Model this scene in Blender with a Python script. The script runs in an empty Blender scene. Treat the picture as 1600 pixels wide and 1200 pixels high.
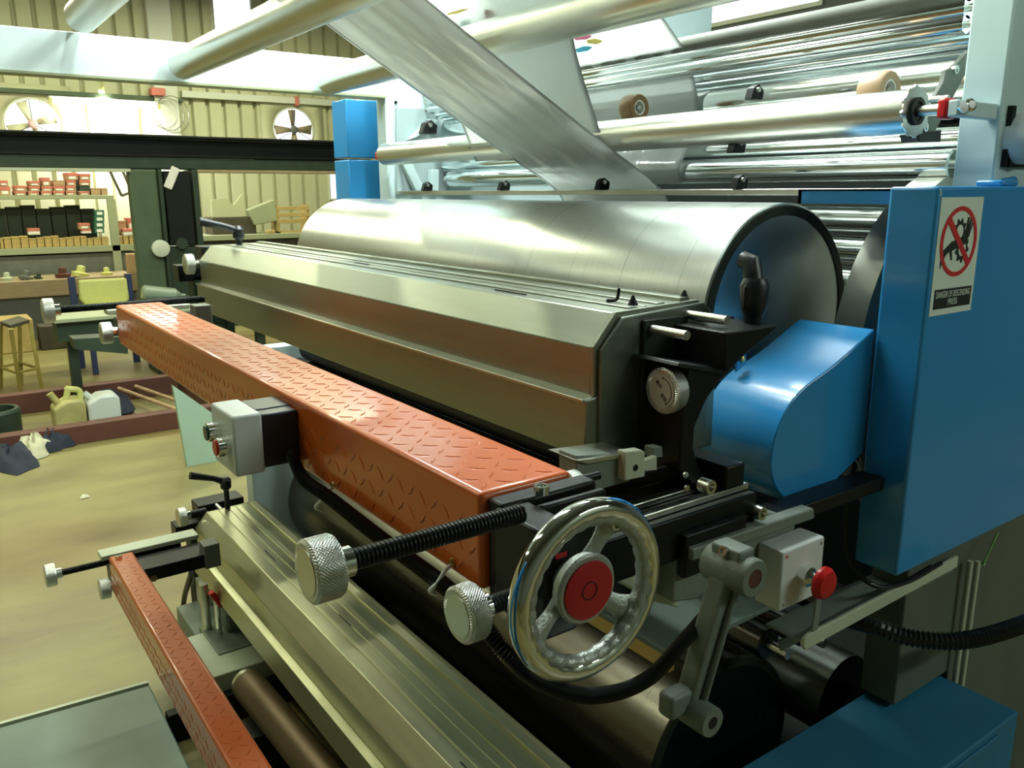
import bpy, bmesh, math, random
from mathutils import Vector, Matrix
random.seed(7)
S = bpy.context.scene
COL = S.collection
PI = math.pi

# ------------------------------------------------------------------ camera
F, YAW, PIT, ROL = 1297.6, .62168, .22774, -.00395
def _rot():
    mX = Vector((-math.sin(YAW), 0, math.cos(YAW))); Yd = Vector((math.cos(YAW), 0, math.sin(YAW))); D = Vector((0, 1, 0))
    Rp = Matrix.Rotation(PIT, 3, 'X'); Rr = Matrix.Rotation(ROL, 3, 'Z')
    R = Rr @ Rp
    return Matrix((-(R @ mX), R @ Yd, -(R @ D)))      # rows: world axes seen in camera (x right, y down, z forward)
M3 = _rot()
CAM = Vector((0, 0, 1.7))
cd = bpy.data.cameras.new('camera'); cam = bpy.data.objects.new('camera', cd); COL.objects.link(cam)
cd.sensor_width = 36; cd.lens = F / 1600 * 36; cd.clip_start = .02; cd.clip_end = 200
r_, u_, b_ = M3.col[0], -M3.col[1], -M3.col[2]
mw = Matrix.Identity(4)
for i in range(3):
    mw[i][0] = r_[i]; mw[i][1] = u_[i]; mw[i][2] = b_[i]; mw[i][3] = CAM[i]
cam.matrix_world = mw
S.camera = cam
def ray(px, py): return M3 @ Vector(((px - 800) / F, (py - 600) / F, 1.0))
def on(i, v, px, py):
    d = ray(px, py); return CAM + d * ((v - CAM[i]) / d[i])
def AX(X, px, py): p = on(0, X, px, py); return (p.y, p.z)       # (Y,Z) of a photo point on the plane x = X
def AY(Y, px, py): p = on(1, Y, px, py); return (p.x, p.z)
def AZ(Z, px, py): p = on(2, Z, px, py); return (p.x, p.y)

# ------------------------------------------------------------------ view, world, lights
S.view_settings.view_transform = 'Standard'; S.view_settings.look = 'None'
S.view_settings.gamma = 1; S.view_settings.use_curve_mapping = False
S.view_settings.exposure = 0.0
W = bpy.data.worlds.new('world'); S.world = W; W.use_nodes = True
bg = W.node_tree.nodes['Background']; bg.inputs[0].default_value = (.93, .97, 1, 1); bg.inputs[1].default_value = 2.2

LAMPS = [  # (x, y, z, along, length, watts, colour, where): ceiling tubes of the hall, plus added fill
    (-2.9, 1.0, 3.9, 'x', 2.4, 112, (.88, 1, .96), 'above the upper ink trough'), (-2.9, 2.3, 3.9, 'x', 2.4, 108, (.88, 1, .96), 'above the roller tower'),
    (-2.1, 1.5, 3.3, 'x', 1.2, 48, (.9, 1, .96), 'low above the slanted film, added to brighten it'),  # unseen tube added to brighten the film and rollers
    (-2.9, -.9, 3.9, 'x', 2.4, 24, (.95, 1, .72), 'above the floor left of the red beams'),
    (-5.6, 0.6, 4.4, 'y', 2.4, 48, (.96, 1, .62), 'above the floor beyond the bridge beam'), (-5.6, 3.4, 4.4, 'y', 2.4, 50, (.9, 1, .8), 'beyond the small blue cabinet'),
    (-7.9, 0.0, 4.4, 'y', 2.4, 48, (.97, 1, .62), 'above the jerrycans'), (-7.9, 3.6, 4.4, 'y', 2.4, 60, (.96, 1, .68), 'in front of the dark cross beam'),
    (-10.6, 0.4, 4.4, 'y', 2.4, 120, (.98, 1, .66), 'in front of the carton shelves'), (-10.6, 4.0, 4.4, 'y', 2.4, 120, (.98, 1, .68), 'in front of the side bench'),
    (-5.0, -3.2, 4.4, 'x', 2.4, 36, (.96, 1, .62), 'along the left wall, near half'), (-9.0, -3.2, 4.4, 'x', 2.4, 50, (.96, 1, .62), 'along the left wall, far half'),
    (2.3, 3.2, 3.3, 'y', 2.4, 72, (.86, 1, .9), 'behind the operator position, added to light the cabinet'),  # unseen tube added to brighten the cabinet's front face
]

# ------------------------------------------------------------------ materials
MATS = {}
def nt(name):
    m = bpy.data.materials.new(name); m.use_nodes = True
    t = m.node_tree; return m, t, t.nodes['Principled BSDF']
def mat(name, col, rough=.5, metal=0., var=.06, vscale=6., bump=0., bscale=60., spec=.5, stretch=None, coat=0., trans=0., alpha=1.):
    if name in MATS: return MATS[name]
    m, t, p = nt(name); N = t.nodes; L = t.links
    p.inputs['Roughness'].default_value = rough; p.inputs['Metallic'].default_value = metal
    p.inputs['Specular IOR Level'].default_value = spec
    if coat: p.inputs['Coat Weight'].default_value = coat; p.inputs['Coat Roughness'].default_value = .08
    if trans: p.inputs['Transmission Weight'].default_value = trans
    if alpha < 1: p.inputs['Alpha'].default_value = alpha
    tc = N.new('ShaderNodeTexCoord'); mp = N.new('ShaderNodeMapping'); L.new(tc.outputs['Object'], mp.inputs[0])
    if stretch: mp.inputs['Scale'].default_value = stretch
    nz = N.new('ShaderNodeTexNoise'); nz.inputs['Scale'].default_value = vscale; nz.inputs['Detail'].default_value = 4
    L.new(mp.outputs[0], nz.inputs[0])
    mx = N.new('ShaderNodeMix'); mx.data_type = 'RGBA'
    mx.inputs[6].default_value = (*[c * (1 - var * 2) for c in col], 1); mx.inputs[7].default_value = (*[min(1, c * (1 + var * 2)) for c in col], 1)
    L.new(nz.outputs[0], mx.inputs[0]); L.new(mx.outputs[2], p.inputs['Base Color'])
    if bump:
        n2 = N.new('ShaderNodeTexNoise'); n2.inputs['Scale'].default_value = bscale; L.new(mp.outputs[0], n2.inputs[0])
        bp = N.new('ShaderNodeBump'); bp.inputs['Strength'].default_value = bump; bp.inputs['Distance'].default_value = .002
        L.new(n2.outputs[0], bp.inputs['Height']); L.new(bp.outputs[0], p.inputs['Normal'])
    MATS[name] = m; return m
def knurl_mat():
    m, t, p = nt('knurled_aluminium'); N = t.nodes; L = t.links
    p.inputs['Base Color'].default_value = (.78, .8, .76, 1); p.inputs['Metallic'].default_value = 1; p.inputs['Roughness'].default_value = .28
    tc = N.new('ShaderNodeTexCoord'); sx = N.new('ShaderNodeSeparateXYZ'); L.new(tc.outputs['Object'], sx.inputs[0])
    at = N.new('ShaderNodeMath'); at.operation = 'ARCTAN2'; L.new(sx.outputs[0], at.inputs[0]); L.new(sx.outputs[2], at.inputs[1])
    hs = []
    for s in (1, -1):
        a = N.new('ShaderNodeMath'); a.operation = 'MULTIPLY'; a.inputs[1].default_value = 56 * s; L.new(at.outputs[0], a.inputs[0])
        b = N.new('ShaderNodeMath'); b.operation = 'MULTIPLY_ADD'; b.inputs[1].default_value = 2000; L.new(sx.outputs[1], b.inputs[0]); L.new(a.outputs[0], b.inputs[2])
        c = N.new('ShaderNodeMath'); c.operation = 'SINE'; L.new(b.outputs[0], c.inputs[0]); hs.append(c)
    ad = N.new('ShaderNodeMath'); ad.operation = 'MAXIMUM'; L.new(hs[0].outputs[0], ad.inputs[0]); L.new(hs[1].outputs[0], ad.inputs[1])
    bp = N.new('ShaderNodeBump'); bp.inputs['Strength'].default_value = .7; bp.inputs['Distance'].default_value = .0007; bp.invert = True
    L.new(ad.outputs[0], bp.inputs['Height']); L.new(bp.outputs[0], p.inputs['Normal'])
    return m
def film_mat():
    m = bpy.data.materials.new('plastic_film'); m.use_nodes = True; t = m.node_tree; N = t.nodes; L = t.links
    N.clear(); out = N.new('ShaderNodeOutputMaterial')
    tc = N.new('ShaderNodeTexCoord'); mp = N.new('ShaderNodeMapping'); mp.inputs['Scale'].default_value = (14, .7, .7); L.new(tc.outputs['Object'], mp.inputs[0])
    nz = N.new('ShaderNodeTexNoise'); nz.inputs['Scale'].default_value = 1.2; nz.inputs['Detail'].default_value = 3; L.new(mp.outputs[0], nz.inputs[0])
    bp = N.new('ShaderNodeBump'); bp.inputs['Strength'].default_value = .3; bp.inputs['Distance'].default_value = .01; L.new(nz.outputs[0], bp.inputs['Height'])
    d = N.new('ShaderNodeBsdfDiffuse'); d.inputs[0].default_value = (.90, .93, .90, 1)
    tl = N.new('ShaderNodeBsdfTranslucent'); tl.inputs[0].default_value = (.97, 1, .97, 1)
    tr = N.new('ShaderNodeBsdfTransparent'); tr.inputs[0].default_value = (.95, .97, .95, 1)
    g = N.new('ShaderNodeBsdfGlossy'); g.inputs['Roughness'].default_value = .12
    for n in (d, tl, g): L.new(bp.outputs[0], n.inputs['Normal'])
    a = N.new('ShaderNodeMixShader'); a.inputs[0].default_value = .75; L.new(d.outputs[0], a.inputs[1]); L.new(tl.outputs[0], a.inputs[2])
    b = N.new('ShaderNodeMixShader'); b.inputs[0].default_value = .08; L.new(a.outputs[0], b.inputs[1]); L.new(tr.outputs[0], b.inputs[2])
    fr = N.new('ShaderNodeFresnel'); fr.inputs[0].default_value = 1.45; L.new(bp.outputs[0], fr.inputs['Normal'])
    c = N.new('ShaderNodeMixShader'); L.new(fr.outputs[0], c.inputs[0]); L.new(b.outputs[0], c.inputs[1]); L.new(g.outputs[0], c.inputs[2])
    L.new(c.outputs[0], out.inputs[0]); return m
def floor_mat():
    m, t, p = nt('concrete_floor'); N = t.nodes; L = t.links
    tc = N.new('ShaderNodeTexCoord'); mp = N.new('ShaderNodeMapping'); L.new(tc.outputs['Object'], mp.inputs[0]); mp.inputs['Scale'].default_value = (1.4, .5, 1)
    n1 = N.new('ShaderNodeTexNoise'); n1.inputs['Scale'].default_value = 1.1; n1.inputs['Detail'].default_value = 9; n1.inputs['Roughness'].default_value = .62; L.new(mp.outputs[0], n1.inputs[0])
    r = N.new('ShaderNodeValToRGB'); L.new(n1.outputs[0], r.inputs[0])
    e = r.color_ramp.elements; e[0].position = .33; e[0].color = (.105, .075, .036, 1); e[1].position = .68; e[1].color = (.27, .24, .09, 1)
    x = e.new(.5); x.color = (.19, .165, .06, 1)
    n2 = N.new('ShaderNodeTexNoise'); n2.inputs['Scale'].default_value = .55; L.new(tc.outputs['Object'], n2.inputs[0])
    r2 = N.new('ShaderNodeValToRGB'); r2.color_ramp.elements[0].position = .5; r2.color_ramp.elements[0].color = (1, 1, 1, 1); r2.color_ramp.elements[1].position = .7; r2.color_ramp.elements[1].color = (.78, .62, .5, 1)
    L.new(n2.outputs[0], r2.inputs[0])
    mx = N.new('ShaderNodeMix'); mx.data_type = 'RGBA'; mx.blend_type = 'MULTIPLY'; mx.inputs[0].default_value = 1; L.new(r.outputs[0], mx.inputs[6]); L.new(r2.outputs[0], mx.inputs[7])
    L.new(mx.outputs[2], p.inputs['Base Color'])
    r3 = N.new('ShaderNodeMapRange'); r3.inputs[3].default_value = .25; r3.inputs[4].default_value = .6; L.new(n1.outputs[0], r3.inputs[0]); L.new(r3.outputs[0], p.inputs['Roughness'])
    return m
def brushed(name, col, rough=.25, sc=(1, 60, 60), amt=.08, bump=.08, metal=1.):
    """metal with machining lines; sc = object-space stretch of the line noise"""
    if name in MATS: return MATS[name]
    m, t, p = nt(name); N = t.nodes; L = t.links
    p.inputs['Metallic'].default_value = metal
    tc = N.new('ShaderNodeTexCoord'); mp = N.new('ShaderNodeMapping'); mp.inputs['Scale'].default_value = sc; L.new(tc.outputs['Object'], mp.inputs[0])
    nz = N.new('ShaderNodeTexNoise'); nz.inputs['Scale'].default_value = 3; nz.inputs['Detail'].default_value = 5; L.new(mp.outputs[0], nz.inputs[0])
    mr = N.new('ShaderNodeMapRange'); mr.inputs[3].default_value = max(.02, rough - amt); mr.inputs[4].default_value = rough + amt; L.new(nz.outputs[0], mr.inputs[0]); L.new(mr.outputs[0], p.inputs['Roughness'])
    mx = N.new('ShaderNodeMix'); mx.data_type = 'RGBA'; mx.inputs[6].default_value = (*[c * .86 for c in col], 1); mx.inputs[7].default_value = (*[min(1, c * 1.1) for c in col], 1)
    L.new(nz.outputs[0], mx.inputs[0]); L.new(mx.outputs[2], p.inputs['Base Color'])
    if bump:
        bp = N.new('ShaderNodeBump'); bp.inputs['Strength'].default_value = bump; bp.inputs['Distance'].default_value = .0005; L.new(nz.outputs[0], bp.inputs['Height']); L.new(bp.outputs[0], p.inputs['Normal'])
    MATS[name] = m; return m
def emis(name, col, s):
    m = bpy.data.materials.new(name); m.use_nodes = True; t = m.node_tree; t.nodes.clear()
    o = t.nodes.new('ShaderNodeOutputMaterial'); e = t.nodes.new('ShaderNodeEmission'); e.inputs[0].default_value = (*col, 1); e.inputs[1].default_value = s
    t.links.new(e.outputs[0], o.inputs[0]); return m

m_floor = floor_mat()
m_film = film_mat()
m_knurl = knurl_mat()
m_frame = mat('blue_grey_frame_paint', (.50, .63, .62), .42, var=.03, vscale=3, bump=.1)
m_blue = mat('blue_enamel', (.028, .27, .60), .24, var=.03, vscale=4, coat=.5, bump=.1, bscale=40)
m_bluelow = mat('blue_enamel_dark', (.018, .15, .26), .5, var=.08, vscale=5)  # darker and duller than the cabinet blue
m_orange = mat('red_orange_paint', (.58, .105, .012), .3, var=.06, vscale=7, coat=.4, bump=.15, bscale=30)
m_drum = brushed('turned_steel', (.62, .64, .61), .3, (90, 2, 2), .06, .10)
m_chrome = brushed('polished_chrome_roller', (.82, .88, .88), .13, (1.5, 30, 30), .05, .06)
m_roll = brushed('aluminium_roller', (.74, .76, .69), .33, (1.5, 25, 25), .05, .04)
m_stain = brushed('stainless_sheet', (.34, .365, .30), .37, (2.2, 22, 22), .06, .08)
m_lowstain = brushed('dusty_stainless_sheet', (.46, .46, .31), .38, (2.2, 22, 22), .07, .15)
m_dkroll = brushed('dark_inked_roller', (.10, .10, .085), .28, (2, 30, 30), .06, .05)
m_bright = brushed('bright_chrome', (.86, .88, .86), .07, (3, 3, 3), .02, 0)
m_steel = mat('zinc_steel', (.62, .62, .55), .3, 1., .08, 12)
m_dkdisc = brushed('dark_machined_face', (.03, .036, .026), .5, (4, 4, 4), .06, .1, .1)
m_dkdisc.node_tree.nodes['Principled BSDF'].inputs['Specular IOR Level'].default_value = .15
m_black = mat('black_oxide', (.008, .009, .009), .38, .2, .2, 20, spec=.3)
m_blackp = mat('black_plastic', (.012, .014, .018), .38, 0, .1, 20)
m_rubber = mat('black_rubber', (.009, .011, .011), .33, 0, .1, 20)
m_cast = mat('cast_grey_metal', (.40, .43, .38), .42, .55, .08, 60, bump=.5, bscale=350)
m_castp = mat('grey_green_cast_paint', (.17, .205, .165), .5, .0, .06, 40, bump=.3, bscale=200)
m_white = mat('white_plastic', (.66, .70, .68), .4, 0, .02, 8)
m_red = mat('red_plastic', (.55, .012, .012), .3, 0, .04, 8)
m_redlbl = mat('red_label', (.42, .008, .012), .4, 0, .04, 8)
m_green = mat('green_plastic', (.02, .09, .05), .3, 0, .04, 8)
m_sticker = mat('sticker_white', (.72, .82, .70), .5, 0, .01, 8)
m_stred = mat('sticker_red', (.60, .02, .02), .5, 0, .02, 8)
m_stblk = mat('sticker_black', (.01, .015, .013), .5, 0, .02, 8)
m_bluep = mat('blue_tape_film', (.02, .22, .55), .3)
m_tan = mat('tan_rubber', (.46, .30, .17), .5, 0, .05, 12)
m_brown = mat('brown_rubber', (.24, .13, .05), .45, 0, .05, 12)
m_wall = mat('cream_wall_sheet', (.50, .50, .30), .5, 0, .05, 2)
m_walll = mat('pale_column_paint', (.60, .62, .50), .55, 0, .05, 3)
m_dkgreen = mat('dark_green_press_paint', (.03, .048, .03), .5, 0, .15, 6, bump=.2, spec=.3)
m_blackbeam = mat('black_beam_paint', (.009, .011, .009), .55, 0, .2, 4, spec=.2)
m_midgreen = mat('worn_green_paint', (.08, .115, .065), .5, 0, .15, 5, spec=.3)
m_rust = mat('rust_red_primer', (.10, .032, .018), .6, 0, .15, 8)
m_wood = mat('worn_timber', (.33, .25, .14), .7, 0, .15, 8, stretch=(8, 1, 8))
m_dkwood = mat('dark_timber', (.06, .052, .03), .7, 0, .2, 8)
m_grime = mat('grimy_grey_metal', (.13, .14, .11), .6, 0, .15, 8)
m_carton = mat('brown_cardboard', (.42, .27, .14), .8, 0, .1, 14)
m_cartony = mat('yellow_cardboard', (.47, .34, .12), .8, 0, .12, 14)
m_cartonr = mat('red_carton_print', (.55, .16, .11), .6, 0, .1, 14)
m_cartonw = mat('white_carton_print', (.78, .76, .68), .6, 0, .05, 14)
m_cartong = mat('green_carton_print', (.03, .15, .09), .6, 0, .1, 14)
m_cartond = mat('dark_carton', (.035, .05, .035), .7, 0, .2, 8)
m_yellow = mat('yellow_vinyl', (.58, .58, .19), .5, 0, .06, 20)
m_jerry = mat('dirty_yellow_plastic', (.42, .38, .14), .5, 0, .2, 9)
m_trans = mat('cloudy_white_plastic', (.62, .66, .58), .4, 0, .05, 5)
m_cloth = mat('navy_cloth', (.015, .02, .035), .9, 0, .3, 8)
m_cloth2 = mat('cream_cloth', (.5, .48, .33), .9, 0, .3, 8)
m_mint = mat('mint_painted_sheet', (.36, .50, .38), .5, 0, .04, 4)
m_plat = mat('grey_green_platform_paint', (.13, .18, .145), .5, 0, .18, 4)
m_olive = mat('grey_olive_paint', (.33, .36, .22), .5, 0, .06, 5)
m_ltsteel = mat('pale_steel_paint', (.48, .52, .38), .5, 0, .06, 5)
m_brass = brushed('brass', (.62, .42, .14), .3, (3, 30, 30), .08, .1)
m_tube = emis('lit_fluorescent_tube', (.95, 1, .92), 14)
m_tubew = emis('lit_wall_tube', (1, .98, 1), 30)
m_cyan = mat('cyan_print', (.02, .42, .62), .4); m_mag = mat('pink_print', (.75, .12, .25), .4); m_yel = mat('yellow_print', (.75, .6, .12), .4)

# ------------------------------------------------------------------ mesh helper
class MB:
    def __init__(s): s.v = []; s.f = []
    def add(s, v, f):
        o = len(s.v); s.v += [tuple(p) for p in v]; s.f += [tuple(i + o for i in q) for q in f]; return s
    def box(s, x0, x1, y0, y1, z0, z1):
        v = [(x, y, z) for x in (x0, x1) for y in (y0, y1) for z in (z0, z1)]
        return s.add(v, [(0, 1, 3, 2), (4, 6, 7, 5), (0, 4, 5, 1), (2, 3, 7, 6), (0, 2, 6, 4), (1, 5, 7, 3)])
    def obox(s, c, size, R=None):
        R = R or Matrix.Identity(3); c = Vector(c)
        v = [c + R @ Vector((a * size[0] / 2, b * size[1] / 2, d * size[2] / 2)) for a in (-1, 1) for b in (-1, 1) for d in (-1, 1)]
        return s.add(v, [(0, 1, 3, 2), (4, 6, 7, 5), (0, 4, 5, 1), (2, 3, 7, 6), (0, 2, 6, 4), (1, 5, 7, 3)])
    def bar(s, a, b, w, h, up=(0, 0, 1)):
        a = Vector(a); b = Vector(b); d = (b - a); L = d.length; d.normalize(); up = Vector(up)
        if abs(d.dot(up)) > .95: up = Vector((1, 0, 0)) if abs(d.x) < .9 else Vector((0, 1, 0))
        sd = d.cross(up).normalized(); u2 = sd.cross(d)
        R = Matrix((d, sd, u2)).transposed()
        return s.obox((a + b) / 2, (L, w, h), R)
    def prism(s, poly, ax, a0, a1):
        n = len(poly); P = {'x': lambda p, a: (a, p[0], p[1]), 'y': lambda p, a: (p[0], a, p[1]), 'z': lambda p, a: (p[0], p[1], a)}[ax]
        v = [P(p, a0) for p in poly] + [P(p, a1) for p in poly]
        return s.add(v, [tuple(range(n - 1, -1, -1)), tuple(range(n, 2 * n))] + [(i, (i + 1) % n, n + (i + 1) % n, n + i) for i in range(n)])
    def lathe(s, prof, o, ax, n=48, cap=True, closed=False):
        """prof: (distance along axis, radius)"""
        o = Vector(o); ax = Vector(ax).normalized(); t = Vector((0, 0, 1)) if abs(ax.z) < .9 else Vector((1, 0, 0))
        e1 = ax.cross(t).normalized(); e2 = ax.cross(e1)
        v = []; f = []
        for a, r in prof:
            for k in range(n):
                an = 2 * PI * k / n; v.append(o + ax * a + (e1 * math.cos(an) + e2 * math.sin(an)) * r)
        m = len(prof)
        for i in range(m - 1 + (1 if closed else 0)):
            j = (i + 1) % m
            for k in range(n):
                k2 = (k + 1) % n; f.append((i * n + k, i * n + k2, j * n + k2, j * n + k))
        if cap and not closed: f.append(tuple(range(n - 1, -1, -1))); f.append(tuple((m - 1) * n + k for k in range(n)))
        return s.add(v, f)
    def cyl(s, a, b, r, n=24, r2=None):
        a = Vector(a); b = Vector(b); d = b - a
        return s.lathe([(0, r), (d.length, r if r2 is None else r2)], a, d, n)
    def tube(s, pts, r, n=10, cap=True):
        pts = [Vector(p) for p in pts]; m = len(pts); v = []; f = []
        T = [(pts[min(i + 1, m - 1)] - pts[max(i - 1, 0)]).normalized() for i in range(m)]
        e = T[0].cross(Vector((0, 0, 1)));  e = e if e.length > .1 else T[0].cross(Vector((1, 0, 0))); e.normalize()
        for i in range(m):
            e = (e - T[i] * e.dot(T[i])).normalized(); g = T[i].cross(e); rr = r[i] if isinstance(r, list) else r
            for k in range(n):
                an = 2 * PI * k / n; v.append(pts[i] + (e * math.cos(an) + g * math.sin(an)) * rr)
        for i in range(m - 1):
            for k in range(n): f.append((i * n + k, i * n + (k + 1) % n, (i + 1) * n + (k + 1) % n, (i + 1) * n + k))
        if cap: f.append(tuple(range(n - 1, -1, -1))); f.append(tuple((m - 1) * n + k for k in range(n)))
        return s.add(v, f)
    def torus(s, c, ax, R, r, n=72, k=16, rf=None):
        c = Vector(c); ax = Vector(ax).normalized(); t = Vector((0, 0, 1)) if abs(ax.z) < .9 else Vector((1, 0, 0)); e1 = ax.cross(t).normalized(); e2 = ax.cross(e1); v = []; f = []
        for i in range(n):
            a = 2 * PI * i / n; d = e1 * math.cos(a) + e2 * math.sin(a)
            for j in range(k):
                b = 2 * PI * j / k; rr = r * (rf(a, b) if rf else 1); v.append(c + d * (R + rr * math.cos(b)) + ax * rr * math.sin(b))
        for i in range(n):
            for j in range(k): f.append((i * k + j, ((i + 1) % n) * k + j, ((i + 1) % n) * k + (j + 1) % k, i * k + (j + 1) % k))
        return s.add(v, f)
def spline(P, k=8):
    P = [Vector(p) for p in P]; out = []
    Q = [P[0] * 2 - P[1]] + P + [P[-1] * 2 - P[-2]]
    for i in range(1, len(Q) - 2):
        for j in range(k):
            t = j / k; a, b, c, d = Q[i - 1], Q[i], Q[i + 1], Q[i + 2]
            out.append(.5 * ((2 * b) + (c - a) * t + (2 * a - 5 * b + 4 * c - d) * t * t + (-a + 3 * b - 3 * c + d) * t ** 3))
    out.append(P[-1]); return out
def wloc(o):
    v = Vector(o.location)
    while o.parent: o = o.parent; v += Vector(o.location)
    return v
def build(name, mb, m, parent=None, bevel=0, loc=None, smooth=True, ang=.6, seg=2):
    base = wloc(parent) if parent else Vector(loc or (0, 0, 0))
    me = bpy.data.meshes.new(name); me.from_pydata([tuple(Vector(p) - base) for p in mb.v], [], mb.f); me.update()
    b = bmesh.new(); b.from_mesh(me); bmesh.ops.recalc_face_normals(b, faces=b.faces); b.to_mesh(me); b.free()
    if smooth:
        for p in me.polygons: p.use_smooth = True
        me.set_sharp_from_angle(angle=ang)
    me.materials.append(m)
    o = bpy.data.objects.new(name, me); COL.objects.link(o)
    if parent: o.parent = parent
    elif loc: o.location = loc
    if bevel:
        bv = o.modifiers.new('bevel', 'BEVEL'); bv.width = bevel; bv.segments = seg; bv.limit_method = 'ANGLE'; bv.angle_limit = .7; bv.harden_normals = False
    return o
def tag(o, label, cat, group=None):
    o['label'] = label; o['category'] = cat
    if group: o['group'] = group
    return o
def thing(name, label, cat, loc, group=None):
    o = bpy.data.objects.new(name, None); COL.objects.link(o); o.location = loc; o.empty_display_size = .05
    return tag(o, label, cat, group)
def struct(name, mb, m, **k):
    o = build(name, mb, m, **k); o['kind'] = 'structure'; return o
def kids(o): return [c for c in bpy.data.objects if c.parent == o]
def dup(root, off, label, group=None):
    r = root.copy(); COL.objects.link(r); r.location = Vector(root.location) + Vector(off); r['label'] = label
    if group: r['group'] = group
    for ch in kids(root):
        if ch is r: continue
        c = ch.copy(); COL.objects.link(c); c.parent = r
        for g in kids(ch):
            d = g.copy(); COL.objects.link(d); d.parent = c
    return r
def text(body, m, parent, o, ex, ey, h, name='lettering', w=None):
    """flat lettering: o = centre, ex / ey = unit vectors of its reading direction and its up"""
    cu = bpy.data.curves.new('t', 'FONT'); cu.body = body; cu.size = 1; cu.align_x = 'CENTER'; cu.align_y = 'CENTER'; cu.extrude = .01
    to = bpy.data.objects.new('t', cu); COL.objects.link(to); bpy.context.view_layer.update()
    me = bpy.data.meshes.new_from_object(to.evaluated_get(bpy.context.evaluated_depsgraph_get()))
    bpy.data.objects.remove(to)
    if not me.vertices: return None
    xs = [v.co.x for v in me.vertices]; wd = max(xs) - min(xs)
    sx = (w / wd) if w else h
    ex = Vector(ex); ey = Vector(ey); ez = ex.cross(ey); base = wloc(parent)
    for v in me.vertices: v.co = Vector(o) + ex * v.co.x * sx + ey * v.co.y * h + ez * (v.co.z * .02) - base
    me.materials.clear(); me.materials.append(m); me.name = name
    ob = bpy.data.objects.new(name, me); COL.objects.link(ob); ob.parent = parent; return ob

# ================================================================== SETTING
XW = -13.0
struct('floor', MB().box(-13.2, 3.2, -6.2, 7.2, -.1, 0), m_floor, smooth=False)
struct('ceiling', MB().box(-13.2, 3.2, -6.2, 7.2, 5.2, 5.3), mat('grey_roof_sheet', (.20, .21, .18), .6), smooth=False)
# back wall of corrugated sheet with square openings
def rectYZ(X, x0, y0, x1, y1):
    xm, ym = (x0 + x1) / 2, (y0 + y1) / 2
    return (AX(X, x0, ym)[0], AX(X, x1, ym)[0], AX(X, xm, y1)[1], AX(X, xm, y0)[1])
fan1c = AX(XW, 50, 194); fan2c = AX(XW, 457, 203); FR = .345
openings = [(fan1c[0] - .36, fan1c[0] + .36, fan1c[1] - .36, fan1c[1] + .36), (fan2c[0] - .36, fan2c[0] + .36, fan2c[1] - .36, fan2c[1] + .36),
            rectYZ(XW, 515, 250, 548, 310), rectYZ(XW, 331, -6, 392, 58)]
w = MB(); y = -6.0; pit = .235
prof = [(0, 0), (.165, 0), (.18, -.07), (.215, -.07), (.235, 0)]
while y < 7:
    for (a, d0), (b, d1) in zip(prof, prof[1:]):
        y0, y1 = y + a, y + b; cuts = [(0, 5.2)]
        for (oy0, oy1, oz0, oz1) in openings:
            if (y0 + y1) / 2 > oy0 and (y0 + y1) / 2 < oy1:
                nc = []
                for (c0, c1) in cuts:
                    if oz0 > c0 and oz1 < c1: nc += [(c0, oz0), (oz1, c1)]
                    else: nc.append((c0, c1))
                cuts = nc
        for c0, c1 in cuts: w.add([(XW + d0, y0, c0), (XW + d1, y1, c0), (XW + d1, y1, c1), (XW + d0, y0, c1)], [(0, 1, 2, 3)])
    y += pit
wb = struct('wall_back', w, m_wall, smooth=False)
sd = wb.modifiers.new('s', 'SOLIDIFY'); sd.thickness = .004
struct('wall_left', MB().box(-13.1, 3.1, -6.1, -6.0, 0, 5.2), mat('dull_side_wall', (.25, .25, .17), .6), smooth=False)
wr = MB(); o1 = (-6.38, -4.92, 3.33, 3.80)
wr.box(-13.1, o1[0], 7, 7.1, 0, 5.2).box(o1[1], 3.1, 7, 7.1, 0, 5.2).box(o1[0], o1[1], 7, 7.1, 0, o1[2]).box(o1[0], o1[1], 7, 7.1, o1[3], 5.2)
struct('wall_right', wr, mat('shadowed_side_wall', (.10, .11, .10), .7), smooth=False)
struct('wall_front', MB().box(3.0, 3.1, -6, 7, 0, 5.2), mat('dark_front_wall', (.12, .13, .09), .7), smooth=False)
# wall rails and posts
for k, (x0, y0, x1, y1, d) in enumerate([(-60, 143, 285, 150, .07), (285, 150, 560, 160, .07), (-60, 52, 320, 58, .06)]):
    r = rectYZ(XW + .08, x0, y0, x1, y1); struct('trim_%d' % (k + 1), MB().box(XW + .01, XW + .09, r[0], r[1], r[2], r[3]), m_midgreen if k != 1 else m_walll, bevel=.004)
r = rectYZ(XW + .12, 252, -80, 288, 600)
col = struct('trim_4', MB().box(XW + .01, XW + .13, r[0], r[1], 0, 5.2), m_walll, bevel=.01)
r = rectYZ(XW + .12, 236, -80, 252, 58)
struct('trim_5', MB().box(XW + .01, XW + .11, r[0], r[1], 3.9, 5.2), m_dkgreen, bevel=.004)
for k, (oy0, oy1, oz0, oz1) in enumerate(openings[2:]):
    f = MB(); t_ = .025
    f.box(XW - .03, XW + .03, oy0 - t_, oy0, oz0 - t_, oz1 + t_).box(XW - .03, XW + .03, oy1, oy1 + t_, oz0 - t_, oz1 + t_).box(XW - .03, XW + .03, oy0, oy1, oz1, oz1 + t_).box(XW - .03, XW + .03, oy0, oy1, oz0 - t_, oz0)
    wn = struct('window_%d' % (k + 1), f, m_walll, smooth=False)
    build('pane', MB().box(XW - .004, XW + .002, oy0, oy1, oz0, oz1), mat('clear_glass', (.9, .95, .95), .05, trans=1.), wn)
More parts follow.
